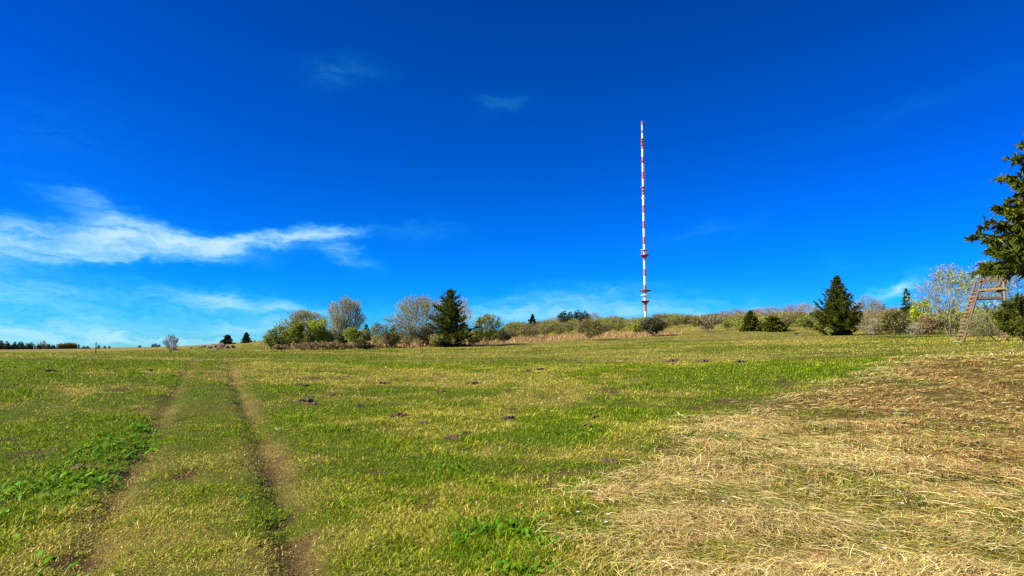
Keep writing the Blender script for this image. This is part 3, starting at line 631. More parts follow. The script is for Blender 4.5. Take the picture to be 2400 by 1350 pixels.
def spot(px, base_py=None, r=None):
    return at(px, r) if r else hit(px, base_py)
def size(p, px, wpx, top_py):
    """metres for a photo width and a photo top row at the place p"""
    r_ = math.hypot(p[0], p[1]); return wpx * depth(p) ** 2 / r_ / F, z_of(px, top_py, r_) - p[2]
def T(name, label, px, top, base=None, r=None, w=50, cat='tree', seed=1, **kw):
    p = spot(px, base, r); w_, h_ = size(p, px, w, top); return tree(name, label, cat, p, w_, max(h_, 0.3), seed, **kw)
def C(name, label, px, top, base=None, r=None, w=50, seed=1, **kw):
    p = spot(px, base, r); w_, h_ = size(p, px, w, top); return conifer(name, label, p, w_, h_, seed, **kw)

# ------------------------------------------------------------------ the clump of trees left of the middle
T('sapling', 'thin bare sapling at the left end of the tree clump', 622, 779, r=69, w=26, seed=3, bark='bark_brown', stems=2, tips=60, twig=0.012)
T('bush', 'pale green budding bush, leftmost of the tree clump', 655, 763, r=68, w=66, seed=4, cat='bush', leafm='leaf_green', stems=6, levels=3, kids=4, leaf_n=1800, leaf_size=0.14, stem_lean=0.7)
T('bare_tree', 'wide bare many stemmed tree behind two green young trees', 706, 727, r=74, w=112, seed=5, stems=6, levels=5, kids=4, stem_lean=0.8, twig=0.02, spread=0.55, leafm='leaf_green', leaf_n=1500, leaf_size=0.11, leaf_low=1.0)
T('young_tree', 'small yellow green tree in front of the wide bare tree', 694, 752, r=66, w=46, seed=6, leafm='leaf_green', bark='bark', stems=3, levels=4, kids=4, leaf_n=2600, leaf_size=0.15, leaf_low=0.5, zb=0.15, lump=0.8)
T('young_tree', 'rounded yellow green tree between the two big bare trees', 744, 747, r=67, w=66, seed=7, leafm='leaf_yellow', bark='bark', zb=0.1, lump=0.8, stems=4, levels=4, kids=4, leaf_n=2300, leaf_size=0.16, stem_lean=0.35)
T('bare_tree', 'tall upright bare tree, highest of the left tree clump', 806, 699, r=72, w=84, seed=8, stems=6, levels=5, kids=4, stem_lean=0.6, spread=0.45, upw=0.45, start=0.2, leafm='leaf_green', leaf_n=700, leaf_size=0.12, leaf_low=1.5, twig=0.02)
T('dead_tree', 'grey leaning dead tree at the left edge of the tall bare tree', 782, 706, r=71.5, w=34, seed=9, stems=2, tips=40, bark='bark_pale', ctop=0.8, twig=0.018)
T('young_tree', 'small leafy tree with dark stem before the tall bare tree', 826, 768, r=64, w=42, seed=10, leafm='leaf_green', bark='bark', stems=1, levels=4, kids=4, leaf_n=1300, leaf_size=0.14, start=0.45, spread=0.8)
for k, (px, bs, tp, wd, lf, lb) in enumerate(((638, 817, 782, 46, 'leaf_green', 'low light green shrub at the outer left of the tree clump'), (672, 815, 764, 50, 'leaf_green', 'light green shrub between the leftmost bush and the wide bare tree'), (722, 813, 774, 54, 'leaf_olive', 'olive shrub between the two yellow green young trees'),
        (768, 812, 766, 46, 'leaf_green', 'green shrub at the left foot of the tall bare tree'), (800, 811, 772, 60, 'leaf_dark', 'dark twiggy shrub under the tall bare tree'), (845, 812, 772, 44, 'leaf_olive', 'olive shrub right of the small dark stemmed tree'), (918, 810, 775, 46, 'leaf_olive', 'low olive shrub left below the big broad bare tree'), (1022, 808, 783, 40, 'leaf_olive', 'olive shrub in front of the lower left spruce boughs'))):
    T('shrub', lb, px, tp, r={817: 68, 815: 70, 813: 67.5, 812: 68.5, 811: 70, 810: 71, 808: 70}[bs], w=wd, seed=80 + k, cat='shrub', bark='bark_grey', leafm=lf, stems=7, levels=3, kids=4, tips=520, leaf_n=1500, leaf_size=0.12, lump=0.9, zb=0.06, twig=0.016)
for k, (px, tp, wd, lb) in enumerate(((716, 803, 78, 'brown bramble thicket below the wide bare tree'), (775, 801, 74, 'brown bramble thicket at the foot of the tall bare tree'), (858, 803, 56, 'brown bramble thicket right of the small dark stemmed tree'), (655, 808, 40, 'low brown bramble below the pale green budding bush'))):
    T('bramble', lb, px, tp, r=64, w=wd, seed=20 + k, cat='bush', bark='bark_brown', leafm='bud_brown', stems=14, levels=2, kids=4, stem_lean=1.2, leaf_n=700, leaf_size=0.13, twig=0.012)
T('bush', 'grey green bush standing right of the tall bare tree', 893, 757, r=69, w=62, seed=11, cat='bush', leafm='leaf_olive', bark='bark', stems=5, levels=4, kids=3, leaf_n=1100, leaf_size=0.13, stem_lean=0.6)
T('bare_tree', 'big broad bare tree left of the dark spruce', 985, 694, r=76, w=150, seed=12, stems=6, levels=5, kids=4, start=0.2, stem_lean=0.9, spread=0.5, bark='bark_grey', twig=0.022)
T('bush', 'olive bush at the foot of the big broad bare tree', 950, 758, r=71, w=80, seed=13, cat='bush', leafm='leaf_olive', bark='bark', stems=7, levels=4, kids=3, leaf_n=1200, leaf_size=0.13, stem_lean=0.8)
T('bush', 'dark twiggy bush touching the left side of the spruce', 1000, 768, r=71, w=50, seed=14, cat='bush', leafm='leaf_dark', bark='bark', stems=7, levels=3, kids=4, leaf_n=900, leaf_size=0.13, stem_lean=0.7)
T('bare_tree', 'bare tree half hidden behind the right side of the spruce', 1080, 699, r=92, w=56, seed=15, stems=3, levels=4, kids=4, bark='bark_pale', spread=0.5, twig=0.024, start=0.2)
C('spruce', 'dark dense spruce beside the big broad bare tree', 1055, 677, r=73, w=106, seed=31, whorls=30, per=11, twigs=22, tw_len=0.45, wd=0.075, per_twig=4, droop=0.28, upturn=0.25, power=0.80, ragged=0.30)
T('young_tree', 'round tree with pale top right of the dark spruce', 1142, 737, r=76, w=74, seed=16, leafm='leaf_green', bark='bark', stems=3, levels=4, kids=5, leaf_n=2800, leaf_size=0.15, leaf_low=2.0, stem_lean=0.4, twig=0.018)
T('bush', 'dark low bush just right of the pale topped round tree', 1180, 774, r=80, w=44, seed=17, cat='bush', leafm='leaf_dark', bark='bark', stems=7, levels=3, kids=4, leaf_n=1300, leaf_size=0.15, stem_lean=0.9)
T('bush', 'low brown green bush between spruce and pale topped tree', 1112, 776, r=77, w=52, seed=18, cat='bush', leafm='leaf_olive', bark='bark_brown', stems=7, levels=3, kids=4, leaf_n=1100, leaf_size=0.14, stem_lean=0.9)
C('spruce', 'small distant spruce in the gap right of the tall bare tree', 858, 761, r=150, w=22, seed=33, needle='needle_far', wd=0.3, tw_len=0.7, whorls=14, per=8, twigs=6)
C('spruce', 'small distant spruce just left of the big broad bare tree', 922, 763, r=150, w=20, seed=34, needle='needle_far', wd=0.3, tw_len=0.7, whorls=14, per=8, twigs=6)

# ------------------------------------------------------------------ the hill: single plants that stand out
T('bush', 'grey bush left below the small spruce on the hill edge', 1240, 759, 796, w=72, seed=40, cat='bush', leafm='leaf_olive', bark='bark', stems=7, levels=3, kids=5, leaf_n=1000, leaf_size=0.2, stem_lean=0.8, twig=0.02)
C('spruce', 'slim dark spruce alone on the left edge of the hill', 1248, 736, r=175, w=20, seed=41, needle='needle_far', wd=0.3, tw_len=0.75, whorls=15, per=8, twigs=7)
T('round_tree', 'low round tree with dark trunk standing in the reddish grass', 1383, 751, 798, w=68, seed=42, leafm='leaf_olive', bark='bark', stems=2, levels=4, kids=5, leaf_n=1500, leaf_size=0.2, stem_lean=0.8, start=0.3, spread=0.75, twig=0.022)
T('round_tree', 'dark round tree below the mast casting a shadow to its right', 1533, 746, 788, w=64, seed=43, leafm='leaf_dark', bark='bark', stems=3, levels=4, kids=5, leaf_n=2200, leaf_size=0.22, stem_lean=0.7, spread=0.7, start=0.25, twig=0.022)
T('bush', 'bright green small bush left of the dark round tree', 1490, 759, 782, w=28, seed=44, cat='bush', leafm='leaf_yellow', bark='bark', stems=5, levels=3, kids=4, leaf_n=900, leaf_size=0.2)
T('small_tree', 'thin grey tree with bare trunk on the grassy slope', 1631, 743, 780, w=30, seed=45, leafm='leaf_olive', bark='bark', stems=1, levels=4, kids=4, leaf_n=500, leaf_size=0.18, start=0.4, twig=0.02)
T('bush', 'rounded grey brown bush right of the thin grey tree', 1656, 738, 777, w=70, seed=46, cat='bush', leafm='bud_grey', bark='bark_grey', stems=9, levels=4, kids=4, leaf_n=1200, leaf_size=0.2, stem_lean=0.8, twig=0.02)
C('spruce', 'small dark spruce, left of the pair in the hedge', 1761, 727, 777, w=40, seed=47, whorls=20, per=9, twigs=9, tw_len=0.7, wd=0.2, needle='needle')
C('spruce', 'squat dark spruce, right of the pair in the hedge', 1815, 743, 778, w=52, seed=48, whorls=16, per=10, twigs=9, tw_len=0.7, wd=0.2, power=0.6, needle='needle')
C('spruce', 'large conical spruce standing alone before the hedge', 1966, 645, 786, w=116, seed=49, whorls=32, per=10, twigs=24, tw_len=0.55, wd=0.08, droop=0.10, upturn=0.40, power=0.92, ragged=0.24, per_twig=4)
T('bush', 'tiny light green sapling at the foot of the large conical spruce', 1944, 763, 787, w=20, seed=50, cat='bush', leafm='leaf_green', bark='bark_pale', stems=3, levels=3, kids=3, leaf_n=300, leaf_size=0.16)
T('bare_tree', 'bare grey tree just right of the large conical spruce', 2035, 692, r=120, w=72, seed=51, stems=3, levels=4, kids=4, bark='bark_grey', spread=0.5, twig=0.024, stem_lean=0.45)
C('spruce', 'light green young spruce left of the big pale tree', 2130, 677, r=95, w=40, seed=52, whorls=16, per=8, twigs=8, tw_len=0.6, wd=0.16, needle='needle_light')
T('young_tree', 'yellow green tree between the young spruce and the big pale tree', 2160, 700, r=85, w=54, seed=53, leafm='leaf_yellow', bark='bark', stems=2, levels=4, kids=4, leaf_n=1500, leaf_size=0.22)
T('pale_tree', 'big open pale twigged tree left of the hunting stand', 2228, 622, 790, w=170, seed=54, leafm='leaf_pale', bark='bark_grey', stems=4, levels=5, kids=4, leaf_n=3200, leaf_size=0.12, tips=800, twig=0.014)
T('pale_tree', 'pale twigged tree behind the hunting stand and the fir', 2350, 612, r=60, w=210, seed=55, leafm='leaf_pale', bark='bark_grey', stems=5, levels=5, kids=4, leaf_n=3600, leaf_size=0.12, tips=900, twig=0.014)
T('bush', 'grey twiggy bush right beside the large conical spruce', 2046, 744, 790, w=60, seed=56, cat='bush', leafm='bud_grey', bark='bark_pale', stems=9, levels=3, kids=4, leaf_n=500, leaf_size=0.14, stem_lean=0.7, twig=0.014)
T('bush', 'olive rounded bush with single dark foot in the hedge', 2094, 727, 792, w=70, seed=57, cat='bush', leafm='leaf_olive', bark='bark', stems=5, levels=4, kids=4, leaf_n=2200, leaf_size=0.14, stem_lean=0.55, twig=0.013)
T('bush', 'whitish dead branched bush low before the hedge', 2141, 757, 791, w=60, seed=58, cat='bush', bark='bark_pale', stems=7, levels=3, kids=4, stem_lean=1.0, spread=0.8, twig=0.015)
T('bush', 'brown bush between the whitish bush and the big pale tree', 2175, 737, 789, w=62, seed=59, cat='bush', leafm='bud_brown', bark='bark_brown', stems=8, levels=4, kids=3, leaf_n=900, leaf_size=0.13, stem_lean=0.6, twig=0.012)
T('bush', 'brown twiggy bush below the hunting stand platform', 2300, 735, r=47, w=80, seed=60, cat='bush', leafm='leaf_olive', bark='bark_grey', stems=10, levels=4, kids=3, leaf_n=700, leaf_size=0.08, stem_lean=0.9, twig=0.008)

# spruces standing together on the crest
pm = [conifer_mesh('far_spruce', 4.2, 10, 60 + k, whorls=18, per=8, twigs=6, tw_len=0.9, wd=0.34, power=0.8) for k in range(4)]
rd = random.Random(5)
cl_px = [(1312, 734), (1320, 729), (1337, 729), (1352, 731), (1368, 733), (1376, 731), (1309, 738), (1316, 731), (1325, 727), (1333, 733), (1341, 735), (1349, 728), (1356, 725), (1364, 730), (1372, 727), (1330, 741), (1345, 743), (1360, 740), (1381, 734)]
for k, (px, tp) in enumerate(cl_px):
    p = at(px, 215 + rd.uniform(-12, 12)); _, h_ = size(p, px, 10, tp); s = h_ / 10
    o = obj('spruce', pm[k % 4], None, p, rd.uniform(0, 6)); o.scale = (s * rd.uniform(1.25, 1.6),) * 2 + (s,)
    tag(o, 'dark spruce in the dense spruce group on the hill crest', 'tree', 'spruce group on the hill crest')
for px, tp, r_, lb in ((1577, 735, 230, 'tiny dark spruce on the skyline right of the mast'), (2066, 712, 210, 'tiny dark spruce top on the skyline, left one of two'), (2076, 710, 214, 'tiny dark spruce top on the skyline, right one of two'), (1203, 767, 230, 'tiny spruce tip on the slope left of the hill bush'), (597, 797, 250, 'small dark bush on the far grassy ridge')):
    p = at(px, r_); _, h_ = size(p, px, 10, tp); o = obj('spruce', pm[0], None, p, px); s = max(h_, 1.2) / 10; o.scale = (s, s, s); tag(o, lb, 'tree')

# ------------------------------------------------------------------ the thicket on the hill: every shrub its own object
SH = []
for k, (bark, lf, ln, st, lean) in enumerate((('bark_grey', 'leaf_olive', 800, 10, 0.6), ('bark_brown', 'bud_brown', 700, 11, 0.7), ('bark', 'leaf_green', 900, 9, 0.6), ('bark_grey', 'bud_grey', 700, 12, 0.6),
                                    ('bark_brown', 'leaf_olive', 1000, 10, 0.8), ('bark', 'leaf_yellow', 900, 9, 0.7), ('bark', 'leaf_dark', 1100, 9, 0.7))):
    SH.append((one_mesh_plant('shrub', 4.0, 3.0, 100 + k, bark, lf, twig=0.022, stems=st, levels=3, kids=4, stem_lean=lean, leaf_n=int(ln * 1.8), leaf_size=0.2), lf))
WORD = {'leaf_olive': 'olive', 'bud_brown': 'brown', 'leaf_green': 'green', 'bud_grey': 'grey', 'leaf_yellow': 'yellow green', 'leaf_dark': 'dark'}
MARKS = [(1180, 'right of the pale topped round tree'), (1265, 'below the slim lone spruce'), (1345, 'below the crest spruce group'), (1430, 'between the crest spruces and the mast'), (1510, 'at the foot of the mast'), (1590, 'just right of the mast'), (1660, 'behind the rounded grey brown bush'),
         (1760, 'around the small dark spruce of the pair'), (1815, 'around the squat dark spruce'), (1880, 'left of the large conical spruce'), (2060, 'right of the large conical spruce'), (2130, 'around the light green young spruce'), (2230, 'behind the big pale tree'), (2330, 'behind the hunting stand')]
edge_x = [1190, 1250, 1340, 1420, 1560, 1600, 1660, 1900, 2040, 2140, 2260, 2420]; edge_y = [797, 792, 786, 783, 780, 774, 775, 776, 783, 785, 782, 780]
crest_x = [1190, 1300, 1420, 1500, 1620, 1800, 1950, 2100, 2420]; crest_r = [170, 200, 215, 215, 220, 215, 190, 170, 130]
rd = random.Random(11); placed = []; tries = 0
while len(placed) < 205 and tries < 20000:
    tries += 1; px = rd.uniform(1188, 2415); c = hit0(px, float(np.interp(px, edge_x, edge_y))); r0 = math.hypot(*c); r1 = float(np.interp(px, crest_x, crest_r))
    if r1 <= r0 + 5: r1 = r0 + 30
    f = rd.random() ** 1.25; r_ = r0 + (r1 - r0) * f; d = ray(px, 790); x, y = d[0] * r_, d[1] * r_
    if 1570 < px < 1690 and f < 0.25: continue
    gap = 1.9 + 1.1 * f
    if any((x - q[0]) ** 2 + (y - q[1]) ** 2 < gap * gap for q in placed): continue
    placed.append((x, y, px, f))
for (x, y, px, f) in placed:
    n_ = vnoise(np.array([px / 45.0]), np.array([f * 3.0]), 5)[0] * 0.6 + rd.random() * 0.4
    order = [4, 0, 2, 0, 2, 4, 5, 5] if px < 1680 else [1, 3, 1, 3, 4, 0, 2, 5]
    if f < 0.3 and px > 1680: order = [3, 0, 2, 0, 2, 5, 5, 0]
    if f > 0.5 and px < 1680: order = [1, 4, 3, 0, 4, 0, 2, 6]
    k = order[min(int(n_ * 8), 7)]; me, lf = SH[k]
    s = rd.uniform(0.7, 1.05) * (1.12 if px > 1700 and f > 0.4 else 0.92 if px < 1500 else 1.0) * (0.8 if f < 0.2 else 1)
    o = obj('shrub', me, None, (x, y, gz(x, y) - 0.05), rd.uniform(0, 6.28)); o.scale = (s * rd.uniform(.9, 1.3), s * rd.uniform(.9, 1.3), s)
    row = 'front edge' if f < 0.22 else 'middle' if f < 0.6 else 'crest'; mk = min(MARKS, key=lambda m_: abs(m_[0] - px))[1]
    tag(o, f'{WORD[lf]} thicket shrub, {row} row, {mk}', 'shrub', f'{WORD[lf]} shrubs of the {row} row {mk}')
# bare trees along the crest
BT = [one_mesh_plant('bare_crest_tree', 6, 5, 140 + k, b, 'bud_brown', twig=0.03, stems=4, levels=4, kids=3, stem_lean=0.5, leaf_n=250, leaf_size=0.2) for k, b in enumerate(('bark_grey', 'bark_brown', 'bark_grey'))]
for k, (px, tp, w_) in enumerate(((1284, 747, 40), (1300, 742, 40), (1392, 731, 34), (1408, 737, 30), (1440, 737, 36), (1462, 742, 22), (1553, 731, 36), (1594, 738, 30), (1610, 742, 26), (1678, 733, 30), (1700, 727, 44), (1728, 722, 50), (1758, 722, 46), (1785, 719, 44), (1812, 717, 50), (1838, 719, 46), (1862, 711, 54), (1890, 708, 58), (1915, 712, 50), (2010, 705, 50), (2058, 700, 50), (2090, 715, 44), (2112, 715, 40))):
    r_ = float(np.interp(px, crest_x, crest_r)) * 1.02; p = at(px, r_); ww, h_ = size(p, px, w_, tp); o = obj('bare_tree', BT[k % 3], None, p, k * 1.7); o.scale = (ww / 6, ww / 6, max(h_, 1.5) / 5)
    mk = min(MARKS, key=lambda m_: abs(m_[0] - px))[1]
    tag(o, f'bare reddish grey tree on the hill skyline {mk}', 'tree', f'bare trees on the skyline {mk}')

# ------------------------------------------------------------------ far left: treeline, single trees, post, rocks
FS = [conifer_mesh('distant_spruce', 5.0, 10, 200 + k, whorls=12, per=8, twigs=5, tw_len=1.3, wd=0.7, power=0.7) for k in range(4)]
rd = random.Random(3)
for k in range(64):
    px = -14 + k * 3.15 + rd.uniform(-2, 2); tp = np.interp(px, [0, 20, 60, 100, 140, 185], [801, 803, 804, 807, 810, 810]) + rd.uniform(-4, 4)
    if 143 < px < 172 and rd.random() < 0.7: tp += 5
    p = at(px, 560 + rd.uniform(-25, 25)); _, h_ = size(p, px, 10, tp); h_ = max(h_, 2.5); o = obj('spruce', FS[k % 4], None, p, rd.uniform(0, 6)); s = h_ / 10; o.scale = (s * 1.15, s * 1.15, s)
    tag(o, 'dark spruce in the distant treeline on the left horizon', 'tree', 'distant treeline on the left horizon')
FB = one_mesh_plant('distant_bush', 8, 5, 221, 'bark', 'leaf_olive', twig=0.08, stems=6, levels=3, kids=4, leaf_n=900, leaf_size=0.6)
for k, px in enumerate((146, 153, 160, 167, 173)):
    p = at(px, 540); o = obj('bush', FB, None, p, k * 2.0); o.scale = (0.8, 0.8, 0.7 + 0.1 * (k % 2)); tag(o, 'yellow green bush before the distant treeline', 'bush', 'bushes before the distant treeline')
T('bare_tree', 'bare pale tree rising from the distant treeline', 103, 798, r=540, w=18, seed=61, stems=3, tips=120, twig=0.10, bark='bark_grey')
for k, (px, tp, w_, lb) in enumerate(((197, 812, 10, 'low dark conifer at the right end of the distant treeline'), (206, 811, 10, 'dark conifer just right of the treeline end'), (232, 808, 9, 'small dark conifer right of the wooden post'), (246, 810, 7, 'second small conifer right of the wooden post'), (257, 811, 5, 'tiny conifer, last one right of the wooden post'), (328, 809, 7, 'lone tiny conifer on the skyline left of the bare tree'),
                       (359, 806, 8, 'left conifer of the small skyline trio'), (365, 804, 9, 'middle conifer of the small skyline trio'), (373, 807, 8, 'right conifer of the small skyline trio'))):
    p = at(px, 420); _, h_ = size(p, px, 10, tp); o = obj('spruce', FS[k % 4], None, p, k); s = max(h_, 1.6) / 10; ww = w_ * depth(p) / F / 5.0; o.scale = (ww, ww, s); tag(o, lb, 'tree')
C('spruce', 'broad small spruce on the ridge, left of the two', 533, 785, r=230, w=22, seed=63, needle='needle_far', wd=0.35, tw_len=0.8, whorls=14, per=9, twigs=7, power=0.6)
C('spruce', 'pointed small spruce on the ridge, right of the two', 577, 779, r=235, w=18, seed=64, needle='needle_far', wd=0.35, tw_len=0.8, whorls=15, per=8, twigs=7)
T('bare_tree', 'lone small bare tree on the skyline beside the rocks', 402, 784, r=85, w=40, seed=65, stems=6, tips=230, bark='bark', lump=0.2, twig=0.02, spread=0.35, upw=0.4)

def box(V, Fq, c, sx_, sy_, sz_, R=None):
    b = np.array([[x, y, z] for x in (-1, 1) for y in (-1, 1) for z in (-1, 1)], float) * [sx_ / 2, sy_ / 2, sz_ / 2]
    if R is not None: b = b @ np.array(R).T
    o_ = sum(len(v) for v in V); V.append(b + np.array(c)); Fq.append(np.array([[0, 1, 3, 2], [4, 6, 7, 5], [0, 4, 5, 1], [2, 3, 7, 6], [0, 2, 6, 4], [1, 5, 7, 3]]) + o_)
def beam_mesh(name, p, q, w_, t_, m, round_=False, jag=0.0):
    """a squared timber or a round pole from p to q"""
    p = Vector(p); q = Vector(q); d = q - p; R = d.to_track_quat('Z', 'Y').to_matrix(); V, Fq = [], []
    if not round_:
        box(V, Fq, (0, 0, 0), w_, t_, d.length); V = np.vstack(V); Fq = np.vstack(Fq)
        me = bpy.data.meshes.new(name); me.from_pydata([(R @ Vector(v)) + (p + q) / 2 for v in V], [], Fq.tolist()); me.materials.append(m)
        import bmesh
        bm = bmesh.new(); bm.from_mesh(me); bmesh.ops.recalc_face_normals(bm, faces=bm.faces); bmesh.ops.bevel(bm, geom=bm.edges[:], offset=min(w_, t_) * 0.12, segments=1, affect='EDGES'); bm.to_mesh(me); bm.free()
        return me
    n = 9; ring = []; fs = []; rg = random.Random(hash((round(p.x, 3), round(q.z, 3))) & 0xffff); segs = 5
    for k in range(segs + 1):
        c = p.lerp(q, k / segs) + Vector((rg.gauss(0, .004), rg.gauss(0, .004), 0)); rr_ = w_ / 2 * (1 - 0.12 * k / segs)
        for i in range(n): ring.append(c + R @ Vector((math.cos(i * 2 * math.pi / n) * rr_, math.sin(i * 2 * math.pi / n) * rr_, 0)))
        if k:
            for i in range(n): fs.append([(k - 1) * n + i, (k - 1) * n + (i + 1) % n, k * n + (i + 1) % n, k * n + i])
    fs.append(list(range(n))[::-1]); fs.append([segs * n + i for i in range(n)])
    me = bpy.data.meshes.new(name); me.from_pydata(ring, [], fs); me.materials.append(m); return me
MAT['wood'] = plain_mat('weathered_wood', [(0.3, (0.085, 0.050, 0.025)), (0.7, (0.24, 0.150, 0.075))], 14, 0.85, 0.3)
MAT['wood_dark'] = plain_mat('dark_wood', [(0.3, (0.05, 0.035, 0.025)), (0.7, (0.15, 0.10, 0.065))], 10, 0.9, 0.3)
MAT['wood_yellow'] = plain_mat('yellow_wood', [(0.3, (0.18, 0.115, 0.035)), (0.7, (0.34, 0.23, 0.08))], 10, 0.85, 0.2)
MAT['rock'] = plain_mat('rock', [(0.3, (0.05, 0.035, 0.022)), (0.6, (0.14, 0.10, 0.065)), (0.8, (0.27, 0.21, 0.14))], 5, 0.95, 0.6)
MAT['rock_pale'] = plain_mat('rock_pale', [(0.3, (0.13, 0.11, 0.08)), (0.7, (0.28, 0.23, 0.17))], 9, 0.95, 0.5)
MAT['soil'] = plain_mat('loose_soil', [(0.3, (0.040, 0.025, 0.011)), (0.7, (0.16, 0.105, 0.045))], 22, 1.0, 0.8)

p = at(225, 58); hgt = z_of(225, 803, math.hypot(p.x, p.y)) - p.z
tag(obj('fence_post', beam_mesh('fence_post', (0, 0, -0.2), (0.02, 0, hgt), 0.075, 0.075, MAT['wood_dark'], True), None, p), 'thin dark wooden post standing alone on the far left meadow', 'post')
# white frame before the treeline
p = at(83, 520); g = empty('goal', p); tag(g, 'tiny white frame of posts before the distant treeline', 'frame'); MAT['white'] = plain_mat('white_paint', [(0.3, (0.70, 0.70, 0.68)), (0.7, (0.84, 0.84, 0.82))], 3, 0.5)
obj('post', beam_mesh('post', (-0.7, 0, -0.2), (-0.7, 0, 2.2), 0.16, 0.16, MAT['white']), g); obj('post', beam_mesh('post', (0.8, 0, -0.2), (0.8, 0, 2.2), 0.16, 0.16, MAT['white']), g); obj('crossbar', beam_mesh('crossbar', (-0.95, 0, 2.29), (1.05, 0, 2.29), 0.16, 0.16, MAT['white']), g)

import bmesh
def lump(name, sx_, sy_, sz_, seed, m, rough=0.35, sub=3, flat=0.35, fine=0.0):
    bm = bmesh.new(); bmesh.ops.create_icosphere(bm, subdivisions=sub, radius=1); rg = np.random.default_rng(seed); o1 = rg.uniform(0, 50, 3)
    from mathutils import noise as mn
    for v in bm.verts:
        n_ = v.co.normalized(); k = 1 + rough * mn.noise(n_ * 1.7 + Vector(o1)) + rough * 0.5 * mn.noise(n_ * 4.1 + Vector(o1)) + fine * mn.noise(n_ * 11 + Vector(o1))
        v.co = Vector((n_.x * sx_ * k, n_.y * sy_ * k, max(n_.z, -flat) * sz_ * k))
    me = bpy.data.meshes.new(name); bm.to_mesh(me); bm.free(); me.materials.append(m)
    return me
ROCKS = [(474, 815, 20, 7, 'small flat rock at the left end of the rock heap'), (492, 817, 16, 9, 'brown rock low on the left of the rock heap'), (504, 816, 22, 13, 'angular brown rock left of the heap middle'), (519, 816, 24, 17, 'tallest dark rock on top of the rock heap'), (532, 817, 18, 10, 'grey rock in the front of the rock heap'), (543, 816, 22, 9, 'long dark rock at the right end of the rock heap'), (447, 817, 12, 5, 'small rock lying apart left of the rock heap'), (510, 819, 26, 6, 'low reddish rock at the foot of the rock heap'),
         (410, 821, 20, 8, 'flat brown rock beside the lone bare tree'), (421, 821, 16, 5, 'low rock right beside the lone bare tree')]
for k, (px, py, wpx, hpx, lb) in enumerate(ROCKS):
    p = hit(px, py); s = depth(p) / F; tag(obj('rock', lump('rock', wpx * s / 2, wpx * s / 2.6, hpx * s * 0.72, 300 + k, MAT['rock'], 0.5, 2), None, p, k), lb, 'rock')
p = hit(656, 1009) - Vector((0, 0, 0.03)); s = depth(p) / F
tag(obj('stone', lump('stone', 13 * s, 10 * s, 8 * s, 330, MAT['rock_pale'], 0.25, 3), None, p), 'flat pale stone lying right of the right wheel rut', 'stone')
p = hit(1863, 784); s = depth(p) / F
tag(obj('rock', lump('rock', 6 * s, 5 * s, 7 * s, 331, MAT['rock'], 0.4, 2), None, p), 'small dark rock on the meadow left of the large conical spruce', 'rock')

MOLE = [(715, 941, 22, 'dark molehill, right one of the close pair behind the pale stone'), (707, 905, 15, 'small molehill behind the close pair near the track'), (733, 948, 16, 'flattened molehill front of the close pair near the track'), (776, 927, 13, 'small molehill right of the close pair near the track'), (938, 976, 22, 'molehill left of the meadow middle'), (990, 992, 17, 'crumbly molehill just right of the one left of the meadow middle'), (1062, 1030, 22, 'broad dark molehill, nearest of the meadow middle'), (1090, 1020, 17, 'molehill joined behind the nearest broad dark one'),
        (1188, 982, 22, 'dark spread molehill in the middle of the meadow'), (1278, 977, 15, 'small molehill right behind the spread one'), (1280, 1006, 16, 'molehill in short grass right of the spread one'), (1376, 999, 14, 'dark molehill furthest right before the straw grass'), (1390, 976, 18, 'low earth heap behind the dark molehill before the straw'), (1266, 869, 14, 'far molehill, right one of two on the pale meadow'), (1236, 872, 11, 'far molehill, left one of two on the pale meadow'), (1648, 849, 18, 'far molehill on the lush grass right of the mast'), (1578, 849, 18, 'long low molehill under the mast on the lush grass'), (1735, 851, 16, 'far molehill furthest right on the lush grass'), (900, 899, 16, 'molehill left behind the meadow middle'), (1112, 900, 18, 'low molehill behind the spread one'), (1035, 916, 16, 'low earth heap between the far and middle molehills'),
        (190, 1099, 30, 'large crumbled earth heap beside the left wheel rut'), (845, 953, 13, 'small molehill between the pair and the meadow middle'), (115, 872, 14, 'far small molehill on the left meadow'), (346, 869, 13, 'far small molehill left of the wheel track'), (1430, 1083, 22, 'dark earth clump at the left edge of the straw grass')]
for k, (px, py, wpx, lb) in enumerate(MOLE):
    p = hit(px, py); s = depth(p) / F; tag(obj('molehill', lump('molehill', wpx * s, wpx * s * 0.8, min(wpx * s * 0.38, 0.13), 400 + k, MAT['soil'], 0.55, 4, 0.2, 0.28), None, p - Vector((0, 0, 0.01)), k), lb, 'molehill', 'molehills in the meadow')

# white flowers in the straw: stalk, disc, ring of petals
def flower_mesh(seed):
    rg = random.Random(seed); h_ = rg.uniform(0.10, 0.18); V1, Q1 = tubes(np.array([[0, 0, 0]]), np.array([[0.01, 0, h_]]), np.array([0.002]), np.array([0.002]), 4); V = [list(v) for v in V1]; Fs = Q1.tolist(); mi = [0] * len(Fs); c = np.array([0.01, 0, h_])
    for i in range(9):
        t = i * 2 * math.pi / 9 + rg.gauss(0, .1); d = np.array([math.cos(t), math.sin(t), 0.45]); s = np.array([-math.sin(t), math.cos(t), 0]); b = len(V); V += [list(c), list(c + d * .011 + s * .007), list(c + d * .024), list(c + d * .011 - s * .007)]; Fs.append([b, b + 1, b + 2, b + 3]); mi.append(1)
    return mesh('white_flower', np.array(V), [np.array(Fs)], None, False, [MAT['leaf_green'], MAT['petal']], mi)
MAT['petal'] = leaf_mat('petals', [(0.3, (0.80, 0.80, 0.74)), (0.7, (0.88, 0.87, 0.80))], trans=0.3, vary=0)
FM = [flower_mesh(k) for k in range(4)]
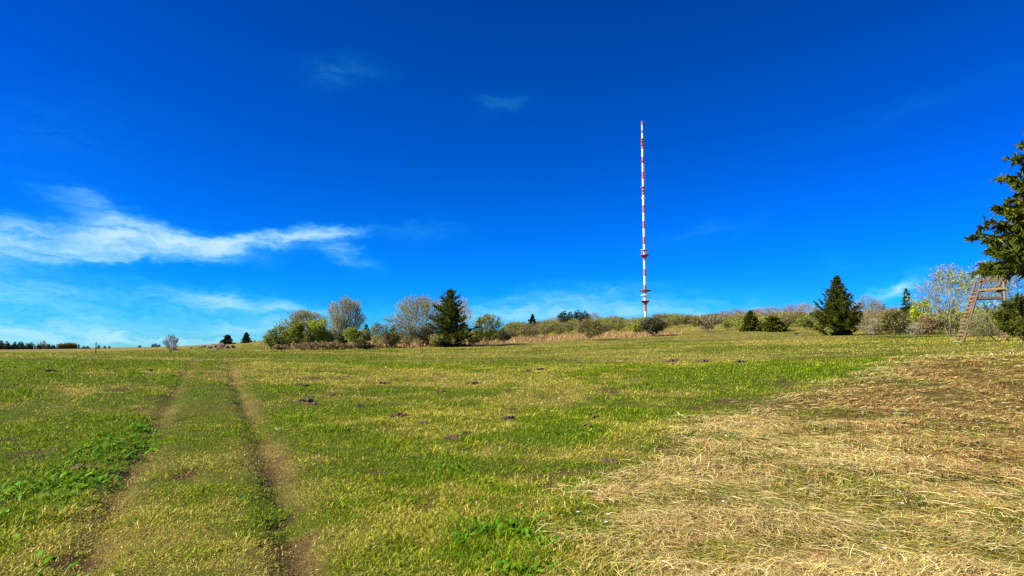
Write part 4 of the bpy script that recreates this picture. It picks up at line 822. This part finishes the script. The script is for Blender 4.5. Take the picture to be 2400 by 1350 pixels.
FL = [(1352, 1238), (1420, 1247), (1427, 1245), (1240, 1048), (1693, 1222), (2072, 1312), (2118, 1222), (2100, 1008), (2112, 1018), (2130, 1025), (2183, 1037), (2212, 966), (2226, 962), (2245, 1040), (2262, 1036), (2290, 1002), (2305, 1014), (2320, 963), (2350, 966), (2222, 1048), (2198, 1000), (2370, 972), (2266, 876), (2255, 930), (2340, 1058), (2082, 1090), (2110, 1098), (2240, 1188), (2044, 1000), (2160, 970)]
for k, (px, py) in enumerate(FL):
    p = hit(px, py); s = 0.8 + 0.015 * math.hypot(p.x, p.y); o = obj('white_flower', FM[k % 4], None, p, k * 1.3); o.scale = (s,) * 3
    near = 'in the open straw grass' if py > 1060 else 'in the brownish straw on the right'
    if px < 1500: near = 'at the left edge of the straw grass'
    tag(o, f'small white flower {near}', 'flower', f'white flowers {near}')

# ------------------------------------------------------------------ hunting stand
def stand():
    p0 = hit(2249, 801); r0 = math.hypot(p0.x, p0.y)
    s = depth(p0) / F; az = math.atan2(p0.x, p0.y)
    g = empty('hunting_stand', p0, -az); tag(g, 'weathered wooden ladder hunting stand before the pale twigged trees', 'hunting stand')
    H = z_of(2249, 661, r0) - p0.z      # local x: right in the picture, local y: away
    sh = s * depth(p0) / r0; lx = 52 * sh; wy_ = 0.22
    W, D_, Y_ = MAT['wood'], MAT['wood_dark'], MAT['wood_yellow']
    offn, offf = Vector((0.14, -wy_, 0)), Vector((-0.14, wy_, 0))
    b = Vector((0, 0, 0)); t = Vector((lx, 0, H))
    for of in (offn, offf):
        obj('rail', beam_mesh('rail', b + of + Vector((0, 0, -0.1)), t + of + Vector((0.01, 0, 0)), 0.13, 0.13, W, True), g)
    for k in range(13):
        f = 0.06 + 0.062 * k; c = b.lerp(t, f); obj('rung', beam_mesh('rung', c + offn * 1.15 + Vector((-.05, 0, 0)), c + offf * 1.15 + Vector((-.05, 0, 0)), 0.10, 0.13, W, k % 3 == 0), g)
    xr = lx + 56 * sh; ztop = H; zmid = H - 21 * s; zfl = H - 40 * s
    yw = 0.55
    for (yy, m_) in ((-wy_, Y_), (yw, W)):
        obj('post', beam_mesh('post', (xr, yy, -0.1), (xr, yy, ztop + 0.02), 0.13, 0.13, m_, True), g)
    for (z_, m_, nm) in ((ztop + 0.05, W, 'handrail'), (zmid, Y_, 'handrail')):
        obj(nm, beam_mesh(nm, (lx + 0.0, -wy_ - 0.1, z_ - 0.03), (xr + 0.12, -wy_ - 0.1, z_ + 0.03), 0.07, 0.11, m_), g)
        obj(nm, beam_mesh(nm, (lx - 0.1, yw + 0.1, z_ - 0.05), (xr + 0.1, yw + 0.1, z_), 0.07, 0.10, W), g)
    obj('handrail', beam_mesh('handrail', (xr + 0.1, -wy_ - 0.2, ztop - 0.08), (xr + 0.1, yw + 0.2, ztop - 0.12), 0.10, 0.08, W), g)
    for k in range(6):
        y_ = -wy_ + 0.02 + k * 0.155; obj('floor_board', beam_mesh('floor_board', (lx - 0.35, y_, zfl), (xr + 0.08, y_, zfl), 0.05, 0.14, D_), g)
    obj('bench', beam_mesh('bench', (xr - 0.25, -wy_, zmid - 0.12), (xr - 0.25, yw, zmid - 0.12), 0.28, 0.05, D_), g)
    obj('brace', beam_mesh('brace', (0.32, -wy_ - 0.05, 0.30), (lx + 6 * sh, -wy_ + 0.1, 30 * s), 0.09, 0.09, W, True), g)
    obj('brace', beam_mesh('brace', (lx + 8 * sh, -wy_ + 0.1, 26 * s), (lx + 32 * sh, -wy_ - 0.1, 0.0), 0.08, 0.08, D_, True), g)
    obj('brace', beam_mesh('brace', (xr - 0.02, -wy_ + 0.12, ztop - 0.15), (xr - 19 * sh, yw - 0.05, zmid + 6 * s), 0.08, 0.10, W), g)
    obj('foot_board', beam_mesh('foot_board', (-0.32, 0.22, 0.03), (0.18, -0.30, 0.03), 0.14, 0.06, MAT['bark_grey']), g)
stand()

# ------------------------------------------------------------------ the fir at the right edge and the evergreen bush under it
def big_fir():
    p = at(2545, 33); h_ = z_of(2545, 145, 33) - p.z; w_ = 2 * 350 * depth(p) ** 2 / 33 / F
    L0, TV, TD, TL, rg = conifer_data(71, w_, h_, whorls=31, per=12, twigs=34, tw_len=0.62, droop=0.22, upturn=0.06, base=0.285, power=0.95, ragged=0.20)
    root = empty('fir', p); tag(root, 'large dark fir reaching in over the hunting stand', 'tree')
    zs = np.linspace(-0.2, h_ * 0.985, 12); tr = np.array([[0, 0, z, 0.020 * h_ * (1 - max(z, 0) / h_) ** 0.9 + 0.01] for z in zs])
    V1, Q1 = tubes(tr[:-1, :3], tr[1:, :3], tr[:-1, 3], tr[1:, 3], 10); V2, Q2 = tubes(L0[:, :3], L0[:, 3:6], np.maximum(L0[:, 6] * .8, 0.008), np.maximum(L0[:, 7] * .8, 0.005), 4)
    obj('trunk', mesh('trunk', np.vstack([V1, V2]), [np.vstack([Q1, Q2 + len(V1)])], None, True, [MAT['bark']]), root)
    V, Q = sprays(TV, TD, TL, rg, 0.085, 8, 0.6); obj('crown', mesh('crown', V, [Q], None, False, [MAT['needle']]), root)
big_fir()
def evergreen_bush():
    p = at(2402, 39); h_ = z_of(2402, 690, 39) - p.z; w_ = 135 * depth(p) / F
    (Vt, Qt), (Vc, Qc), (LV, LQ) = plant_data(72, w_, h_, 0.008, stems=7, levels=4, kids=4, stem_lean=0.6, leaf_n=10, lump=0.9, ctop=0.35)
    rg = np.random.default_rng(72)
    root = empty('evergreen_bush', p); tag(root, 'dark evergreen bush at the right edge before the hunting stand', 'bush')
    obj('stems', mesh('stems', np.vstack([Vt, Vc]), [np.vstack([Qt, Qc + len(Vt)])], None, False, [MAT['bark']]), root)
    C_ = Vc.reshape(-1, 6, 3); a_ = C_[:, :3].mean(1); b_ = C_[:, 3:].mean(1); idx = rg.integers(0, len(a_), 4200); t = rg.random((4200, 1)); P = a_[idx] * (1 - t) + b_[idx] * t
    kp = P[:, 2] > 0.22 * h_; P = P[kp]; D = (b_ - a_)[idx][kp]; D /= np.linalg.norm(D, axis=1)[:, None]; D = D + rg.normal(0, .5, D.shape); D[:, 2] -= 0.25; D /= np.linalg.norm(D, axis=1)[:, None]
    V, Q = sprays(P, D, rg.uniform(0.12, 0.3, len(P)), rg, 0.055, 3, 0.6); obj('foliage', mesh('foliage', V, [Q], None, False, [MAT['needle']]), root)
evergreen_bush()

# ------------------------------------------------------------------ the mast
def mast():
    R_ = 700.0; PX = 1514; p = at(PX, R_); s = depth(p) / F
    zf = lambda py: z_of(PX, py, R_) - p.z
    red = plain_mat('mast_red', [(0.3, (0.44, 0.105, 0.035)), (0.7, (0.54, 0.145, 0.05))], 0.4, 0.5); wht = MAT['white']; gry = plain_mat('mast_grey', [(0.3, (0.22, 0.22, 0.22)), (0.7, (0.36, 0.36, 0.36))], 1, 0.6)
    drk = plain_mat('mast_dark_red_shade', [(0.3, (0.13, 0.028, 0.018)), (0.7, (0.20, 0.045, 0.028))], 0.4, 0.6); g = empty('radio_mast', p); tag(g, 'tall slender red and white banded radio mast behind the hill', 'mast')  # dark red of the rings, also shade painted on the red platforms
    def lathe(name, prof, mats_, bands=None, n=20):
        """prof: list of (z, r, material index of the band above)"""
        V = []; Q = []; mi = []
        for (z, r_, k) in prof:
            for i in range(n): V.append((r_ * math.cos(2 * math.pi * i / n), r_ * math.sin(2 * math.pi * i / n), z))
        for j in range(len(prof) - 1):
            for i in range(n): Q.append((j * n + i, j * n + (i + 1) % n, (j + 1) * n + (i + 1) % n, (j + 1) * n + i)); mi.append(prof[j][2])
        V.append((0, 0, prof[0][0])); V.append((0, 0, prof[-1][0])); a_, b_ = len(V) - 2, len(V) - 1; Tt = []
        for i in range(n): Tt.append((a_, (i + 1) % n, i)); Tt.append((b_, (len(prof) - 1) * n + i, (len(prof) - 1) * n + (i + 1) % n))
        me = mesh(name, np.array(V), [np.array(Q), np.array(Tt)], None, False, mats_, mi + [prof[0][2]] * len(Tt)); return obj(name, me, g)
    # bands from the foot up: (row of the lower end, colour of the band above it: 0 white 1 red)
    B = [(None, 0), (730, 1), (705, 0), (687, 1), (668, 0), (647, 1), (630, 0), (611, 1), (598, 0), (573, 1), (555, 0), (536, 1), (518, 0), (499, 1), (481, 0), (456, 1), (438, 0), (419, 1), (402, 0), (381, 1), (367, 0), (348, 1), (324, 0), (312, 1), (305, 0), (293, 1), (284, 1)]
    rad = lambda py: float(np.interp(py, [284, 323, 324, 348, 349, 500, 745], [1.85, 1.95, 2.6, 2.6, 2.45, 2.75, 3.1])) * s
    prof = [(-3.0, 3.1 * s, 0)]
    for py, k in B[1:]: prof.append((zf(py), rad(py), k))
    lathe('shaft', prof, [wht, red])
    def disc(name, py, rpx, hpx, m, under=None, cone=0):
        z = zf(py); r_ = rpx * s; h2 = hpx * s
        pr = [(z - h2 - cone * s, rad(py) * 1.05, 1 if under else 0), (z - h2 * 0.5, r_ * 0.9, 0), (z - h2 * .2, r_, 0), (z + h2 * .35, r_, 0), (z + h2 * 0.6, rad(py) * 1.04, 0)]
        return lathe(name, pr, [m, under or m], n=28)
    disc('platform', 681, 14.6, 2.6, drk, drk, 2); disc('platform', 692, 10, 2.0, wht, wht, 0.5); disc('platform', 705.5, 10.5, 2.2, drk, drk, 5)  # red platforms take the darker red to paint their underside shade
    disc('platform', 598, 10.3, 3.2, drk, drk, 4); disc('platform', 586, 9.8, 2.2, gry, gry, 0)
    for py, rp, m in ((713, 4.4, drk), (609, 4.3, red), (604, 3.9, drk), (438, 6.6, gry), (447, 4.7, drk), (454.5, 4.8, drk), (463, 4.7, wht), (465.5, 4.3, wht), (379, 5.2, drk), (326, 4.7, drk), (331.5, 4.9, drk), (340, 4.0, drk), (347, 3.3, red), (483, 3.3, red)):
        disc('ring', py, rp, 1.4, m)
    for k in range(8):
        t = k * math.pi / 4 + 0.2; c = (math.cos(t) * 7.4 * s, math.sin(t) * 7.4 * s)
        obj('antenna', beam_mesh('antenna', (c[0], c[1], zf(596)), (c[0], c[1], zf(588)), 0.55, 0.55, wht if k % 2 else gry), g)
    for k in range(5):
        t = k * 2 * math.pi / 5 + 0.5; c = (math.cos(t) * 6.6 * s, math.sin(t) * 6.6 * s); obj('antenna', beam_mesh('antenna', (c[0], c[1], zf(704)), (c[0], c[1], zf(698)), 0.5, 0.5, wht), g)
    for (dx, a_, b_, m) in ((3.6, 384, 402, gry), (3.7, 402, 421, red), (-3.6, 414, 430, gry), (3.5, 421, 430, gry)):
        obj('antenna_panel', beam_mesh('antenna_panel', (dx * s, -0.5, zf(b_)), (dx * s, -0.5, zf(a_)), 0.45, 0.6, m), g)
    for k in range(6):
        t = k * math.pi / 3; c = (math.cos(t) * 3.5 * s, math.sin(t) * 3.5 * s)
        obj('antenna_panel', beam_mesh('antenna_panel', (c[0], c[1], zf(339)), (c[0], c[1], zf(333)), 0.35, 0.5, red), g)
mast()
# low roof and a small measuring pole on the skyline
p = at(1468, 420); g = empty('building', p); tag(g, 'low pale flat roofed building on the skyline left of the mast foot', 'building'); s = depth(p) / F
zt = z_of(1468, 751, 420) - p.z; V, Fq = [], []; box(V, Fq, (0, 0, zt / 2 - 0.5), 22 * s, 6, max(zt, 1) + 0.9)
obj('wall', mesh('wall', np.vstack(V), [np.vstack(Fq)], None, False, [MAT['rock_pale']]), g); obj('roof', beam_mesh('roof', (-12 * s, 0, zt + 0.15), (12 * s, 0, zt + 0.15), 7, 0.3, MAT['white']), g)
p = at(1629, 240); g = empty('measuring_pole', p); tag(g, 'thin pole with a small white box on the skyline', 'pole')
h_ = z_of(1629, 737, 240) - p.z; obj('pole', beam_mesh('pole', (0, 0, -.2), (0, 0, h_ + 0.8), 0.10, 0.10, MAT['wood_dark'], True), g); obj('box', beam_mesh('box', (0, 0, h_ - 0.5), (0, 0, h_), 0.55, 0.5, MAT['white']), g); obj('vane', beam_mesh('vane', (-0.45, 0, h_ + 0.85), (0.45, 0, h_ + 0.95), 0.06, 0.08, MAT['wood_dark']), g)
